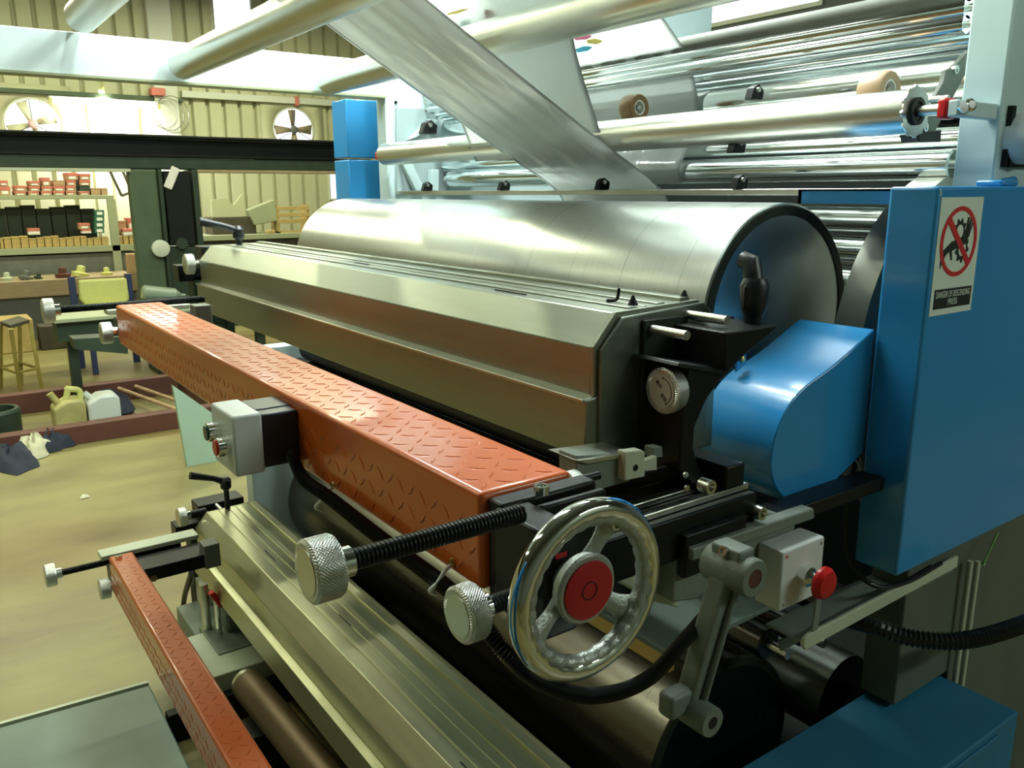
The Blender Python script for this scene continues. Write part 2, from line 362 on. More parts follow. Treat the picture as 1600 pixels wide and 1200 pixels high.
wn = struct('window_3', MB().box(o1[0], o1[0] + .04, 6.98, 7.1, o1[2], o1[3]).box(o1[1] - .04, o1[1], 6.98, 7.1, o1[2], o1[3]).box(o1[0] + .04, o1[1] - .04, 6.98, 7.1, o1[2], o1[2] + .04), m_walll, smooth=False)
build('pane', MB().box(o1[0] + .04, o1[1] - .04, 7.04, 7.045, o1[2] + .04, o1[3]), MATS['clear_glass'], wn)

# ceiling lamps
for i, (x, y, z, al, ln, wt, cl, wh) in enumerate(LAMPS):
    h = ln / 2; dx, dy = (h, .09) if al == 'x' else (.09, h)
    t = thing('fluorescent_lamp', 'white twin tube batten lamp hanging ' + wh, 'lamp', (x, y, z), 'hanging fluorescent battens')
    build('housing', MB().box(x - dx, x + dx, y - dy, y + dy, z, z + .05), m_white, t)
    for s in (-1, 1):
        a = (x - dx * .96, y + s * .05, z - .022) if al == 'x' else (x + s * .05, y - dy * .96, z - .022); b = (x + dx * .96, y + s * .05, z - .022) if al == 'x' else (x + s * .05, y + dy * .96, z - .022)
        build('tube', MB().cyl(a, b, .013, 10), m_tube, t)
    build('cable', MB().cyl((x, y, z + .05), (x, y, 5.2), .006, 6), m_blackp, t)
    ld = bpy.data.lights.new('tube_light', 'AREA'); ld.shape = 'RECTANGLE'; ld.size = ln if al == 'x' else .16; ld.size_y = .16 if al == 'x' else ln
    ld.energy = wt; ld.color = cl; lo = bpy.data.objects.new('tube_light', ld); COL.objects.link(lo); lo.location = (x, y, z - .045)

# wall lamp
a = AX(-12.75, 82, 158); b = AX(-12.75, 245, 158)
t = thing('wall_batten_lamp', 'glowing tube lamp mounted high on the back wall beside the left fan', 'lamp', (-12.75, (a[0] + b[0]) / 2, a[1]))
build('housing', MB().box(-12.99, -12.78, a[0] - .03, b[0] + .03, a[1] + .03, a[1] + .07), m_walll, t)
build('tube', MB().cyl((-12.76, a[0], a[1]), (-12.76, b[0], a[1]), .022, 12), m_tubew, t)
for yy in (a[0] - .02, b[0] + .02): build('end_cap', MB().box(-12.79, -12.73, yy - .02, yy + .02, a[1] - .03, a[1] + .04), m_yellow, t)
ld = bpy.data.lights.new('wall_tube_light', 'AREA'); ld.shape = 'RECTANGLE'; ld.size = b[0] - a[0]; ld.size_y = .1; ld.energy = 110; ld.color = (1, .96, 1)
lo = bpy.data.objects.new('wall_tube_light', ld); COL.objects.link(lo); lo.location = (-12.7, (a[0] + b[0]) / 2, a[1] - .04); lo.rotation_euler = (0, math.radians(-38), PI / 2); lo.rotation_euler = Matrix(((0, -1, 0), (.8, 0, .6), (-.6, 0, .8))).transposed().to_euler()
lo.rotation_euler = Vector((-.55, 0, -.83)).to_track_quat('-Z', 'Y').to_euler(); lo.rotation_euler.rotate_axis('Z', PI / 2 * 0)
ld.size, ld.size_y = .1, b[0] - a[0]

def fan(c, label, ang, wr_):
    t = thing('wall_fan', label, 'fan', (XW + .02, c[0], c[1]), 'exhaust fans in the back wall')
    o = Vector((XW, c[0], c[1])); n = 40
    p = MB(); v = []; f = []
    for k in range(n):
        an = 2 * PI * k / n; cs, sn = math.cos(an), math.sin(an); s = .50 / max(abs(cs), abs(sn))
        v += [(XW + .03, c[0] + cs * FR * .92, c[1] + sn * FR * .92), (XW + .03, c[0] + cs * s, c[1] + sn * s)]
    for k in range(n): f.append((2 * k, 2 * k + 1, (2 * k + 3) % (2 * n), (2 * k + 2) % (2 * n)))
    p.add(v, f); pl = build('mounting_plate', p, m_wall, t); pl.modifiers.new('s', 'SOLIDIFY').thickness = .01
    build('ring', MB().torus(o + Vector((.05, 0, 0)), (1, 0, 0), FR * .93, .012, 40, 8), m_walll, t)
    build('hub', MB().lathe([(0, .03), (.02, .055), (.06, .06), (.08, .035)], o + Vector((.02, 0, 0)), (1, 0, 0), 24), mat('faded_pink_paint', (.55, .36, .31), .5) if wr_ else m_grime, t)
    for k in range(4):
        an = ang + k * PI / 2; e = Vector((0, math.cos(an), math.sin(an))); g = Vector((0, -math.sin(an), math.cos(an))); x = Vector((1, 0, 0))
        bl = MB(); q = [o + e * .05 + g * -.03 + x * .03, o + e * FR * .86 + g * -.08 + x * .01, o + e * FR * .86 + g * .07 + x * .07, o + e * .05 + g * .03 + x * .05]
        bl.add(q, [(0, 1, 2, 3)]); bo = build('blade', bl, m_wall if wr_ else mat('dusty_brown_blade', (.28, .22, .13), .6), t); bo.modifiers.new('s', 'SOLIDIFY').thickness = .004
    for k in range(3):
        an = 1.6 + k * 2 * PI / 3; build('strut', MB().cyl(o + Vector((.09, 0, 0)), o + Vector((.05, math.cos(an) * FR * .93, math.sin(an) * FR * .93)), .006, 6), m_grime, t)
fan(fan1c, 'large white exhaust fan left of the glowing wall lamp', .35, 1)
fan(fan2c, 'smaller exhaust fan high on the wall near the blue cabinet', .05, 0)

# red clips and cable bundle by the lamp
a = AX(-12.8, 248, 143)
t = thing('cable_reel', 'red hook with a loop of thin grey cable hanging right of the wall lamp', 'cable', (-12.85, a[0], a[1]))
build('hook', MB().box(-12.98, -12.8, a[0] - .09, a[0] + .09, a[1] - .05, a[1] + .05), m_cartonr, t, .01)
for k in range(3): build('loop', MB().torus((-12.82 + .015 * k, a[0] + .04 + .06 * k, a[1] - .3), (1, .15 * k, 0), .19 + .03 * k, .006, 32, 6, None), m_steel, t)
a = AX(-12.9, 464, 158); tag(build('hook', MB().box(-12.99, -12.88, a[0] - .03, a[0] + .03, a[1] - .07, a[1] + .07), m_cartonr, bevel=.01), 'small red hook on the wall above the smaller fan', 'hook')

# dark press structure across the hall
XG = -9.5
t = thing('steel_press_frame', 'tall dark green steel frame with a long black cross beam, standing across the hall', 'machine frame', (XG, 2.2, 0))
z0 = AX(XG, 0, 241)[1]; z1 = AX(XG, 0, 212)[1]; zb = z0 - .12
build('cross_beam', MB().box(XG - .3, XG, -1.2, 4.7, z0, z1 + .02).box(XG - .3, XG + .12, -1.2, 4.7, z1 + .02, z1 + .05), m_blackbeam, t, .01)
ya = AX(XG, 0, 249)[0]
build('lower_flange', MB().box(XG - .2, XG - .02, -1.2, 4.7, zb, z0), m_dkgreen, t, .01)
build('ledge', MB().box(XG - .2, XG + .01, -1.2, AX(XG, 202, 250)[0], zb - .03, zb), m_ltsteel, t)
build('ledge', MB().box(XG - .3, XG + .01, AX(XG, 306, 250)[0], 4.7, zb - .03, zb), m_wood, t)
y0, y1, y2, y3 = AX(XG, 204, 300)[0], AX(XG, 249, 300)[0], AX(XG, 302, 300)[0], AX(XG, 308, 300)[0]
build('column', MB().box(XG - .14, XG - .02, y0, y1, 0, zb), m_midgreen, t, .02)
build('column', MB().box(XG - .35, XG + .02, y1, y1 + .04, 0, zb).box(XG - .35, XG + .02, y2, y3 + .02, 0, zb), m_dkgreen, t, .01)
pz = AX(XG, 270, 384)[1]
dp = build('door_panel', MB().box(XG - .3, XG + .005, y1 + .06, y2 - .02, pz, zb - .02), m_blackbeam, t, .01)
g = AX(XG + .01, 268, 278)
build('handle', MB().obox((XG + .02, g[0], g[1]), (.02, .09, .24), Matrix.Rotation(-.45, 3, 'X')), m_cartonw, dp, .03)
build('lower_panel', MB().box(XG - .3, XG - .01, y1 + .04, y2, 0, pz - .02), m_dkgreen, t, .01)
a = AX(XG, 250, 388); build('disc', MB().lathe([(0, .09), (.05, .09), (.06, .06)], (XG, a[0], a[1]), (1, 0, 0), 24), m_walll, t)
a = AX(XG, 283, 380); build('disc', MB().lathe([(0, .06), (.03, .06)], (XG + .02, a[0], a[1]), (1, 0, 0), 20), m_dkgreen, t)

# ---- shelves on the back wall with their cartons
XS = -12.0
def ZR(x0, y0, x1, y1, X): return rectYZ(X, x0 / 6.667, 230 + y0 / 6.667, x1 / 6.667, 230 + y1 / 6.667)
t = thing('storage_shelf', 'grey steel shelving full of cartons against the back wall, left of the dark frame', 'shelf', (XS - .3, 1.4, 0))
r = ZR(-350, 503, 1185, 545, XS); sh1 = r
build('shelf_board', MB().box(XS - .5, XS, r[0], r[1], r[2], r[3]), m_olive, t, .004)
r2 = ZR(-350, 1045, 1450, 1095, XS); zl = ZR(0, 1062, 10, 1095, XS)[3]; zt2 = zl
build('shelf_board', MB().box(XS - .5, XS, r2[0], AX(XS, 214, 388)[0], zt2 - .08, zt2), m_olive, t, .004)
rp = ZR(1140, 545, 1215, 1000, XS)
build('upright', MB().box(XS - .06, XS, rp[0], rp[0] + .1, 0, r[2]), m_olive, t, .004)
build('upright', MB().box(XS - .06, XS, .1, .16, 0, r[2]), m_olive, t, .004)
build('base_cabinet', MB().box(XS - .5, XS - .03, -.6, AX(XS, 214, 388)[0], 0, zt2 - .1), m_grime, t)
ORD = ['first', 'second', 'third', 'fourth', 'fifth', 'sixth', 'seventh', 'eighth', 'ninth', 'tenth', 'eleventh', 'twelfth', 'thirteenth', 'fourteenth', 'fifteenth', 'sixteenth', 'seventeenth', 'eighteenth', 'nineteenth', 'twentieth', 'last']
def carton(r, X, dep, mbody, mlid, label, group, bottom=None, lidh=.42):
    y0, y1, z0, z1 = r
    if bottom is not None: z0 = bottom
    y0 += .004; y1 -= .004; z0 += .001; z1 -= .003
    o = build('carton', MB().box(X - dep, X, y0, y1, z0, z1), mbody, None, .004, loc=(X - dep / 2, (y0 + y1) / 2, z0))
    tag(o, label, 'box', group)
    zm = z1 - (z1 - z0) * lidh
    build('lid', MB().box(X - dep - .003, X + .003, y0 - .002, y1 + .002, zm, z1 + .002), mlid, o, .003)
    if lidh > .15: build('paper_label', MB().box(X + .0005, X + .003, y0 + (y1 - y0) * .2, y1 - (y1 - y0) * .2, z0 + (z1 - z0) * .15, zm - .004), m_cartonw, o)
UP = [(-120, 405, -20, 500, 'r'), (-10, 345, 85, 402, 'r'), (-10, 405, 110, 500, 'r'), (150, 400, 275, 455, 'r'), (150, 458, 275, 503, 'r'), (300, 350, 420, 402, 'r'), (300, 405, 420, 455, 'r'), (290, 458, 410, 503, 'r'),
      (435, 315, 525, 405, 'r'), (430, 408, 550, 455, 'r'), (425, 458, 545, 503, 'r'), (552, 345, 680, 400, 't'), (555, 402, 680, 455, 'r'), (552, 458, 675, 503, 'r'),
      (690, 265, 815, 340, 'r'), (690, 343, 790, 397, 'r'), (685, 400, 785, 453, 'r'), (685, 456, 785, 503, 'r'), (825, 275, 945, 340, 'r'), (825, 343, 945, 400, 'r'), (825, 402, 945, 456, 'd'), (825, 459, 937, 503, 'r'), (945, 425, 1047, 503, 't'), (1056, 425, 1125, 503, 't')]
cols_ = {}
for q in UP: cols_.setdefault(round(q[0] / 130), []).append(q)
ck = sorted(cols_)
zsh = sh1[3]
for ci, k in enumerate(ck):
    st = sorted(cols_[k], key=lambda q: -q[3]); prev = zsh
    for si, q in enumerate(st):
        r = ZR(q[0], q[1], q[2], q[3], XS - .04)
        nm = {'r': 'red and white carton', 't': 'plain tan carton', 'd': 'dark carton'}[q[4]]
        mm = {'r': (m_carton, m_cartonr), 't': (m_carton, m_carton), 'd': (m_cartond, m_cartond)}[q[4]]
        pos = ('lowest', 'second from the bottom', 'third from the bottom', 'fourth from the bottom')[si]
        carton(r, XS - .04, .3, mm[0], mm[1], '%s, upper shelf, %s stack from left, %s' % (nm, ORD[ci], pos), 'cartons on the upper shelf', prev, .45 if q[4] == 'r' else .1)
        prev = r[3]
ed = [-60, 0, 40, 120, 215, 300, 385, 465, 545, 620, 690, 770, 840, 910, 975, 1060, 1135]
for i, (a_, b_) in enumerate(zip(ed, ed[1:])):
    r = ZR(a_, 925 + (8 * ((i * 7) % 4)), b_, 1050, XS - .02)
    carton(r, XS - .02, .16, m_cartony, m_cartony, 'small yellow-brown carton, %s from the left on the lower shelf' % ORD[i], 'yellow cartons on the lower shelf', zt2, .12)
for i, (a_, b_) in enumerate([(1222, 1282), (1286, 1344), (1348, 1408)]):
    r = ZR(a_, 925, b_, 1040, XS - .02)
    carton(r, XS - .02, .16, m_cartony, m_cartony, 'yellow carton right of the shelf upright, %s of three' % ORD[i], 'yellow cartons beside the upright', zt2, .12)
top3 = ZR(1222, 925, 1282, 1040, XS - .02)[3]
carton(ZR(1285, 850, 1405, 920, XS - .02), XS - .02, .16, m_cartonw, m_cartonr, 'red and white carton on the yellow cartons beside the upright', 'cartons beside the upright', top3)
carton(ZR(1200, 765, 1320, 870, XS - .2), XS - .2, .2, m_carton, m_carton, 'plain tan carton behind the shelf upright at right', 'cartons beside the upright', zt2, .1)
carton(ZR(1325, 735, 1410, 845, XS - .2), XS - .2, .2, m_carton, m_cartonr, 'tan carton with red top beside the green column', 'cartons beside the upright', zt2, .2)
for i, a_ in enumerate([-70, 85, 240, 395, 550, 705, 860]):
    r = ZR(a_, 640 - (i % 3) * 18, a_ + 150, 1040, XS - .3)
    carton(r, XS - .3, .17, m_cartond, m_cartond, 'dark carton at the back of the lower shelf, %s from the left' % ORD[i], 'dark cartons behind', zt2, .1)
ty = ZR(300, 930, 385, 1050, XS - .02)[3]
mid = ZR(10, 925, 20, 1050, XS - .02)[3]
carton(ZR(290, 845, 420, 905, XS - .03), XS - .03, .14, m_cartonw, m_cartonr, 'red and white carton lying on the yellow row at left', 'loose cartons on the yellow row', mid)
prev = mid
for k, q in enumerate([(850, 855, 955, 915), (820, 790, 940, 850)]):
    r = ZR(*q, XS - .03); carton(r, XS - .03, .14, m_cartonw if k == 0 else m_carton, m_cartonr, 'red carton stacked on the yellow row at right, %s' % ('lower' if k == 0 else 'upper'), 'loose cartons on the yellow row', prev); prev = r[3]
prev = mid
for k in range(4):
    r = ZR(985, 835 - 60 * k, 1090, 895 - 60 * k, XS - .03); carton(r, XS - .03, .14, m_cartong, m_cartong, 'green carton in the stack beside the upright, %s from the bottom' % ORD[k], 'green cartons by the upright', prev, .2); prev = r[3]
a, b, c, d = [AX(-12.3, *p) for p in ((172, 268), (190, 263), (206, 300), (190, 306))]
fr = MB()
for p, q in ((a, b), (b, c), (c, d), (d, a)): fr.bar((-12.3, p[0], p[1]), (-12.3, q[0], q[1]), .03, .03)
tag(build('hanging_frame', fr, m_dkwood), 'tilted empty dark rectangular frame hanging against the wall beside the green column', 'frame')

# lower bench left + its clutter
XB = -11.2
r = rectYZ(XB, -60, 436, 120, 462)
t = thing('work_bench', 'long timber-fronted workbench below the carton shelves', 'bench', (XB - .3, 1, 0))
zbn = AX(XB, 0, 441)[1]
build('bench_top', MB().box(XB - .7, XB, -.8, AX(XB, 214, 440)[0], zbn - .2, zbn), m_wood, t, .01)
build('bench_base', MB().box(XB - .6, XB - .06, -.8, AX(XB, 214, 440)[0], 0, zbn - .2), m_grime, t)
for i, (px, py, s, mm, nm) in enumerate([(98, 424, .09, m_rust, 'rust coloured round part'), (125, 432, .1, m_yellow, 'pale yellow casting'), (168, 433, .07, m_yellow, 'small pale block'), (40, 437, .08, m_grime, 'grey metal part'), (12, 440, .07, m_ltsteel, 'light metal part'), (60, 437, .05, m_dkgreen, 'dark green part')]):
    p = AX(XB - .12, px, py)
    mb = MB().lathe([(0, s * .9), (s * .5, s), (s * .6, s * .5), (s * 1.3, s * .45), (s * 1.4, s * .2)], (XB - .14, p[0], zbn), (0, .25 if i % 2 else 0, 1), 14)
    tag(build('machine_part', mb, mm), nm + ' lying on the timber workbench', 'machine part', 'parts on the workbench')
p = AX(XB, 209, 428); tag(build('wooden_block', MB().box(XB - .1, XB, p[0] - .06, p[0] + .06, zbn, zbn + .26), m_carton, bevel=.01), 'tall tan wooden block standing at the right end of the bench', 'block')
# right bench behind
XR = -11.6; zr = AX(XR, 400, 366)[1]
t = thing('side_bench', 'low dark bench behind the dark frame, right part of the back wall', 'bench', (XR - .3, 4, 0))
build('bench_top', MB().box(XR - .7, XR, AX(XR, 309, 360)[0], 5.6, zr - .07, zr), m_olive, t, .005)
build('bench_base', MB().box(XR - .65, XR - .05, AX(XR, 309, 360)[0], 5.6, 0, zr - .07), m_dkwood, t)
p0, p1 = AX(XR - .4, 332, 345), AX(XR - .4, 378, 315)
tag(build('cardboard_sheet', MB().prism([(p0[0], p0[1]), (p0[0], p1[1] + .02), (p0[0] + .2, p1[1] + .06), (p0[0] + .3, p1[1] - .05), (p1[0], p1[1] + .1), (p1[0], p0[1])], 'x', XR - .42, XR - .38), m_wall), 'torn pale sheet leaning on the wall above the side bench', 'sheet')
p0, p1 = AX(XR - .4, 326, 357), AX(XR - .4, 392, 338)
tag(build('tool_tray', MB().box(XR - .6, XR - .2, p0[0], p1[0], zr, p1[1]), m_dkwood, bevel=.01), 'dark wooden tray on the side bench under the torn sheet', 'tray')
q = [AX(XR - .15, *p) for p in ((388, 328), (428, 312), (436, 345), (398, 352))]
tag(build('carton_flap', MB().prism(q, 'x', XR - .3, XR - .15), m_olive, bevel=.01), 'tilted grey cardboard box end on the side bench', 'box')
r = rectYZ(XR - .1, 434, 320, 462, 350)
t = thing('wooden_crate', 'open yellow wooden crate on the side bench beside the big cylinder', 'crate', (XR - .2, (r[0] + r[1]) / 2, zr))
for k in range(3): build('slat', MB().box(XR - .1, XR - .08, r[0], r[1] + .2, r[2] + .01 + k * (r[3] - r[2]) / 3, r[2] + (k + .75) * (r[3] - r[2]) / 3), m_cartony, t, .003)
build('side', MB().box(XR - .4, XR - .1, r[0], r[0] + .02, zr, r[3]).box(XR - .4, XR - .1, r[1] + .18, r[1] + .2, zr, r[3]).box(XR - .4, XR - .1, r[0], r[1] + .2, zr, zr + .02), m_cartony, t)
p = AX(XR - .05, 422, 352); tag(build('orange_block', MB().box(XR - .12, XR - .02, p[0] - .06, p[0] + .06, zr, zr + .05), m_cartony, bevel=.01), 'small orange block on the edge of the side bench', 'block')

# chair with yellow cushion
XC = -9.0
q = [AX(XC, *p) for p in ((123, 438), (198, 434), (203, 468), (196, 476), (133, 477), (125, 468))]
t = thing('yellow_chair', 'chair with pale yellow vinyl cushions and dark blue frame by the workbench', 'chair', (XC, q[0][0] + .2, 0))
build('backrest', MB().prism(q, 'x', XC - .08, XC), m_yellow, t, .02)
r = rectYZ(XC + .1, 128, 483, 205, 500)
build('seat', MB().box(XC - .1, XC + .35, r[0], r[1], r[2], r[3]), m_yellow, t, .02)
for yy in (q[0][0] - .05, q[1][0] + .03):
    build('leg', MB().box(XC - .12, XC - .07, yy - .03, yy + .03, 0, q[0][1] + .03), mat('dark_blue_paint', (.02, .03, .09), .5), t, .005)
    build('leg', MB().box(XC + .3, XC + .34, yy + .03, yy + .08, 0, r[2]), MATS['dark_blue_paint'], t, .005)
# bottle
p = AX(-8.6, 222, 457); qq = AX(-8.6, 258, 461)
tag(build('plastic_bottle', MB().lathe([(0, .06), (.02, .075), (.3, .075), (.36, .03), (.4, .03)], (-8.6, p[0], p[1]), (0, 1, -.18), 20), mat('clear_green_plastic', (.45, .55, .42), .2, trans=.5)), 'clear plastic bottle lying beyond the far end of the upper red beam', 'bottle')
s0 = AX(-8.6, 220, 466); tag(build('bottle_ledge', MB().box(-8.63, -8.3, s0[0] + .03, s0[0] + .7, 0, s0[1]), m_dkgreen, bevel=.01), 'dark green metal cabinet under the plastic bottle', 'cabinet')

# stool
lg = [AZ(0, 8, 628), AZ(0, 33, 618), AZ(0, 66, 612)]
t = thing('metal_stool', 'rusty yellow metal stool standing on the floor at far left', 'stool', (lg[1][0], lg[1][1], 0))
tp = [AZ(.62, 2, 505), AZ(.62, 20, 508), AZ(.62, 45, 498), AZ(.62, 12, 494)]
m_sty = mat('rusty_yellow_paint', (.30, .24, .05), .6, 0, .3, 8)
yc = lg[1][1]; xc = lg[1][0]
ft = [(lg[1][0], lg[1][1]), (lg[2][0], lg[2][1]), (lg[2][0] - .4, lg[2][1] - .12), (lg[1][0] - .4, lg[1][1] - .12)]
ztop = .64
tops = [AZ(ztop, 16, 508), AZ(ztop, 46, 499)]
tq = [tops[0], tops[1], (tops[1][0] - .3, tops[1][1] - .05), (tops[0][0] - .3, tops[0][1] - .05)]
for (a_, b_) in zip(ft, tq): build('leg', MB().bar((*a_, 0), (*b_, ztop - .03), .03, .03), m_sty, t)
for i in range(4):
    m1 = [tuple(Vector((*ft[j % 4], 0)).lerp(Vector((*tq[j % 4], ztop)), .33)) for j in (i, i + 1)]
    build('stretcher', MB().bar(m1[0], m1[1], .02, .02), m_sty, t)
sx = [p[0] for p in tq]; sy = [p[1] for p in tq]
build('seat_frame', MB().prism(tq, 'z', ztop - .03, ztop), m_dkwood, t, .004)
# carton + oddments on floor beyond stool
t = tag(build('open_carton', MB().box(-10.9, -10.4, .1, .99, 0, .36), m_cartony, bevel=.01), 'yellow cardboard carton on the floor behind the stool', 'box')
tag(build('wooden_offcut', MB().box(-10.65, -10.4, 1.04, 1.34, 0, .27), m_dkwood, bevel=.01), 'small dark wooden offcut block on the floor behind the stool', 'block')

# long plinth edge + angle rails of the neighbouring machine
a = AX(-7.0, 84, 500); b = AX(-7.0, 185, 496)
t = thing('conveyor_table', 'long grey steel table frame behind the far end of the upper red beam', 'table', (-7.0, 1.6, 0))
build('table_top', MB().box(-7.4, -7.0, a[0], 2.6, a[1] - .03, a[1]), m_olive, t, .004)
build('apron', MB().box(-7.3, -7.05, a[0] + .02, 2.6, a[1] - .18, a[1] - .03), m_dkgreen, t)
pa = [AX(-6.4, *p) for p in ((114, 530), (118, 546), (200, 553), (200, 525))]
build('channel', MB().prism(pa, 'x', -6.6, -6.4), m_dkgreen, t)
for yy in (a[0] + .1, 2.4): build('leg', MB().box(-7.3, -7.22, yy, yy + .07, 0, a[1] - .18), m_dkgreen, t)

# rust frame lying on floor
p1_ = AZ(0, 0, 652); p2 = AZ(0, 40, 712)
t = thing('steel_channel_frame', 'rust red steel channel frame lying on the floor behind the jerrycans', 'frame', (-7, 1, 0))
build('channel', MB().box(p1_[0] - .12, p1_[0], -.6, AZ(0, 272, 610)[1], 0, .16), m_rust, t, .004)
xn = AZ(0, 150, 690)[0]
build('channel', MB().box(xn - .12, xn, -.6, 2.6, 0, .13), m_rust, t, .004)
ye = AZ(0, 285, 615)[1]
build('channel', MB().box(p1_[0] - .12, xn, ye, ye + .12, 0, .13), m_rust, t, .004)
for dy in (-.35, -.22): build('rod', MB().cyl((p1_[0] + .05, ye + dy - .15, .12), (xn - .05, ye + dy + .05, .13), .015, 8), m_carton, t)
# mint sheet
q = [AX(-5.6, *p) for p in ((271, 602), (334, 650), (280, 660))]
q = [AX(-5.3, *p) for p in ((270, 602), (345, 655), (345, 700), (279, 660))]
tag(build('mint_panel', MB().prism([q[0], q[1], (q[1][0], 0), (q[0][0] + .04, 0)], 'x', -5.34, -5.3), m_mint), 'pale mint green triangular metal panel standing on the floor behind the red beam', 'panel')
# jerrycans
def jerry(px0, px1, pyt, pyb, m, label, handle, X, sc=1):
    r = rectYZ(X, px0, pyt, px1, pyb); y0, y1 = r[0], r[1]; h = r[3]
    t = thing('jerrycan', label, 'jerrycan', (X - .1, (y0 + y1) / 2, 0), 'jerrycans on the floor')
    hb = h * (.78 if handle else .9)
    build('body', MB().prism([(y0, .01), (y1, .01), (y1, hb * .88), (y1 - .03, hb), (y0 + .09, hb), (y0, hb * .8)], 'x', X - .2, X), m, t, .02, seg=3)
    build('spout', MB().cyl((X - .1, y0 + .05, hb * .85), (X - .1, y0 - .0, h * .95), .025, 14), m, t)
    if handle: build('handle', MB().tube(spline([(X - .1, y0 + .1, hb * .97), (X - .1, y0 + .12, h), (X - .1, y1 - .09, h), (X - .1, y1 - .02, h * .93), (X - .1, y1 - .02, hb * .85)], 5), .022, 8), m_yellow, t)
xj = AZ(0, 110, 678)[0]
jerry(84, 136, 612, 680, m_jerry, 'dirty yellow plastic jerrycan with looped handle on the floor', 1, xj)
jerry(138, 190, 612, 674, m_trans, 'cloudy white plastic container on the floor right of the yellow jerrycan', 0, xj)
p = AZ(0, 165, 640); tag(build('black_bag', MB().lathe([(0, .16), (.06, .2), (.16, .14), (.22, .04)], (xj - .35, AX(xj - .35, 165, 620)[0], 0), (0, .1, 1), 12), m_cloth), 'crumpled black plastic bag behind the white container', 'bag')
p = AZ(0, 5, 690); t = tag(build('oil_drum', MB().lathe([(0, .14), (.02, .15), (.2, .15), (.22, .155), (.24, .145), (.24, .12), (.05, .12)], (p[0], p[1] - .02, 0), (0, 0, 1), 24), m_dkgreen), 'small dark green open can at the left edge of the floor', 'can')
# rags
def rag(px, py, sx, sy, sz, m, label, seed):
    rnd = random.Random(seed); c = AZ(0, px, py); mb = MB(); n, k = 18, 9; v = []; f = []
    for i in range(k):
        rr = 1 - i / (k - 1)
        for j in range(n):
            a_ = 2 * PI * j / n; q_ = rr * (1 + .22 * math.sin(3 * a_ + seed) + .12 * math.sin(7 * a_ + 2 * seed))
            v.append((c[0] + sx * q_ * math.cos(a_), c[1] + sy * q_ * math.sin(a_), .004 + sz * (1 - rr ** 2) * (1 + .3 * rnd.random()) * (.75 + .25 * math.sin(4 * a_ + i))))
    for i in range(k - 1):
        for j in range(n): f.append((i * n + j, i * n + (j + 1) % n, (i + 1) * n + (j + 1) % n, (i + 1) * n + j))
    mb.add(v, f); tag(build('rag', mb, m, ang=2), label, 'rag', 'rags on the floor')
rag(18, 722, .26, .2, .1, m_cloth, 'dark navy rag heap at the left edge of the floor', 1)
rag(56, 708, .15, .12, .12, m_cloth2, 'cream patterned rag on top of the dark rags', 2)
rag(82, 700, .12, .13, .12, m_cloth, 'small black rag at the right end of the rag heap', 3)
rag(132, 778, .02, .025, .02, m_cloth2, 'tiny scrap of pale paper alone on the open floor', 4)

# platform lower left
t = thing('floor_platform', 'low grey-green metal platform on the floor at the bottom left', 'platform', (-2.2, 0, 0))
c0 = AZ(.12, 0, 1136); c1 = AZ(.12, 234, 1070)
build('deck', MB().prism([(c0[0] - .05, c0[1] - 1.2), (c0[0], c0[1]), (c1[0], c1[1]), (c1[0] + 2.2, c1[1] - .02), (c1[0] + 2.2, -1.2)], 'z', .02, .12), m_plat, t, .006)
build('edge_strip', MB().bar((c0[0] - .02, c0[1], .115), (c1[0] - .02, c1[1], .115), .014, .014), m_ltsteel, t)
build('foot', MB().box(-2.5, -2.4, .2, .3, 0, .02).box(-2.5, -2.4, -.8, -.7, 0, .02), m_black, t)

# ================================================================== PRINTING MACHINE
XN, XF = -.95, -3.15        # inner faces of the near and the far side frame
def roller(name, label, Y, z, r, m, x0=XF, x1=XN, group='polished web rollers', ends=True, jr=None, cat='roller'):
    t = thing(name, label, cat, ((x0 + x1) / 2, Y, z), group)
    build('shell', MB().lathe([(0, r * .9), (.004, r), (x1 - x0 - .004, r), (x1 - x0, r * .9)], (x0, Y, z), (1, 0, 0), 64), m, t)
    j = jr or r * .35
    build('journal', MB().cyl((x0 - .05, Y, z), (x0 + .01, Y, z), j, 20), m_steel, t)
    build('journal', MB().cyl((x1 - .01, Y, z), (x1 + .05, Y, z), j, 20), m_steel, t)
    return t
# ---- frames
t = thing('machine_side_frame', 'pale blue-grey painted steel side frame plate at the right edge, behind the blue cabinet', 'machine frame', (-.85, 2.2, 0), 'side frames of the machine')
build('plate', MB().box(-.895, -.815, 1.75, 3.6, 1.0, 2.75), m_frame, t, .004)
tag(build('lower_frame_plate', MB().prism([(1.60, .61), (1.60, 1.13), (1.74, 1.13), (1.74, .999), (3.6, .999), (3.6, 0), (1.83, 0), (1.83, .61)], 'x', -.897, -.817), mat('dark_lower_frame', (.10, .12, .09), .5, 0, .15, 5), None, .004), 'dark lower frame plate below the blue cabinet', 'machine frame')  # lower plate coloured darker than the one above
p = AX(-.80, 1598, 216)
k_ = build('round_cap', MB().lathe([(0, .05), (.03, .05), (.045, .042), (.05, .02)], (-.815, p[0], p[1]), (1, 0, 0), 40), m_white, t)
build('cap_bracket', MB().box(-.815, -.805, p[0] - .04, p[0] + .06, p[1] - .055, p[1] - .03).box(-.815, -.805, p[0] - .045, p[0] - .03, p[1] - .055, p[1] + .06), m_black, t)
for px in (1492, 1504):
    c = AX(-.81, px, 880); build('pipe', MB().cyl((-.80, c[0] + .05, .45), (-.80, c[0] + .05, c[1] - .005), .006, 12), m_ltsteel, t)
t = thing('machine_side_frame', 'pale blue-grey painted far side frame plate beyond the roller ends', 'machine frame', (-3.2, 2.2, 0), 'side frames of the machine')
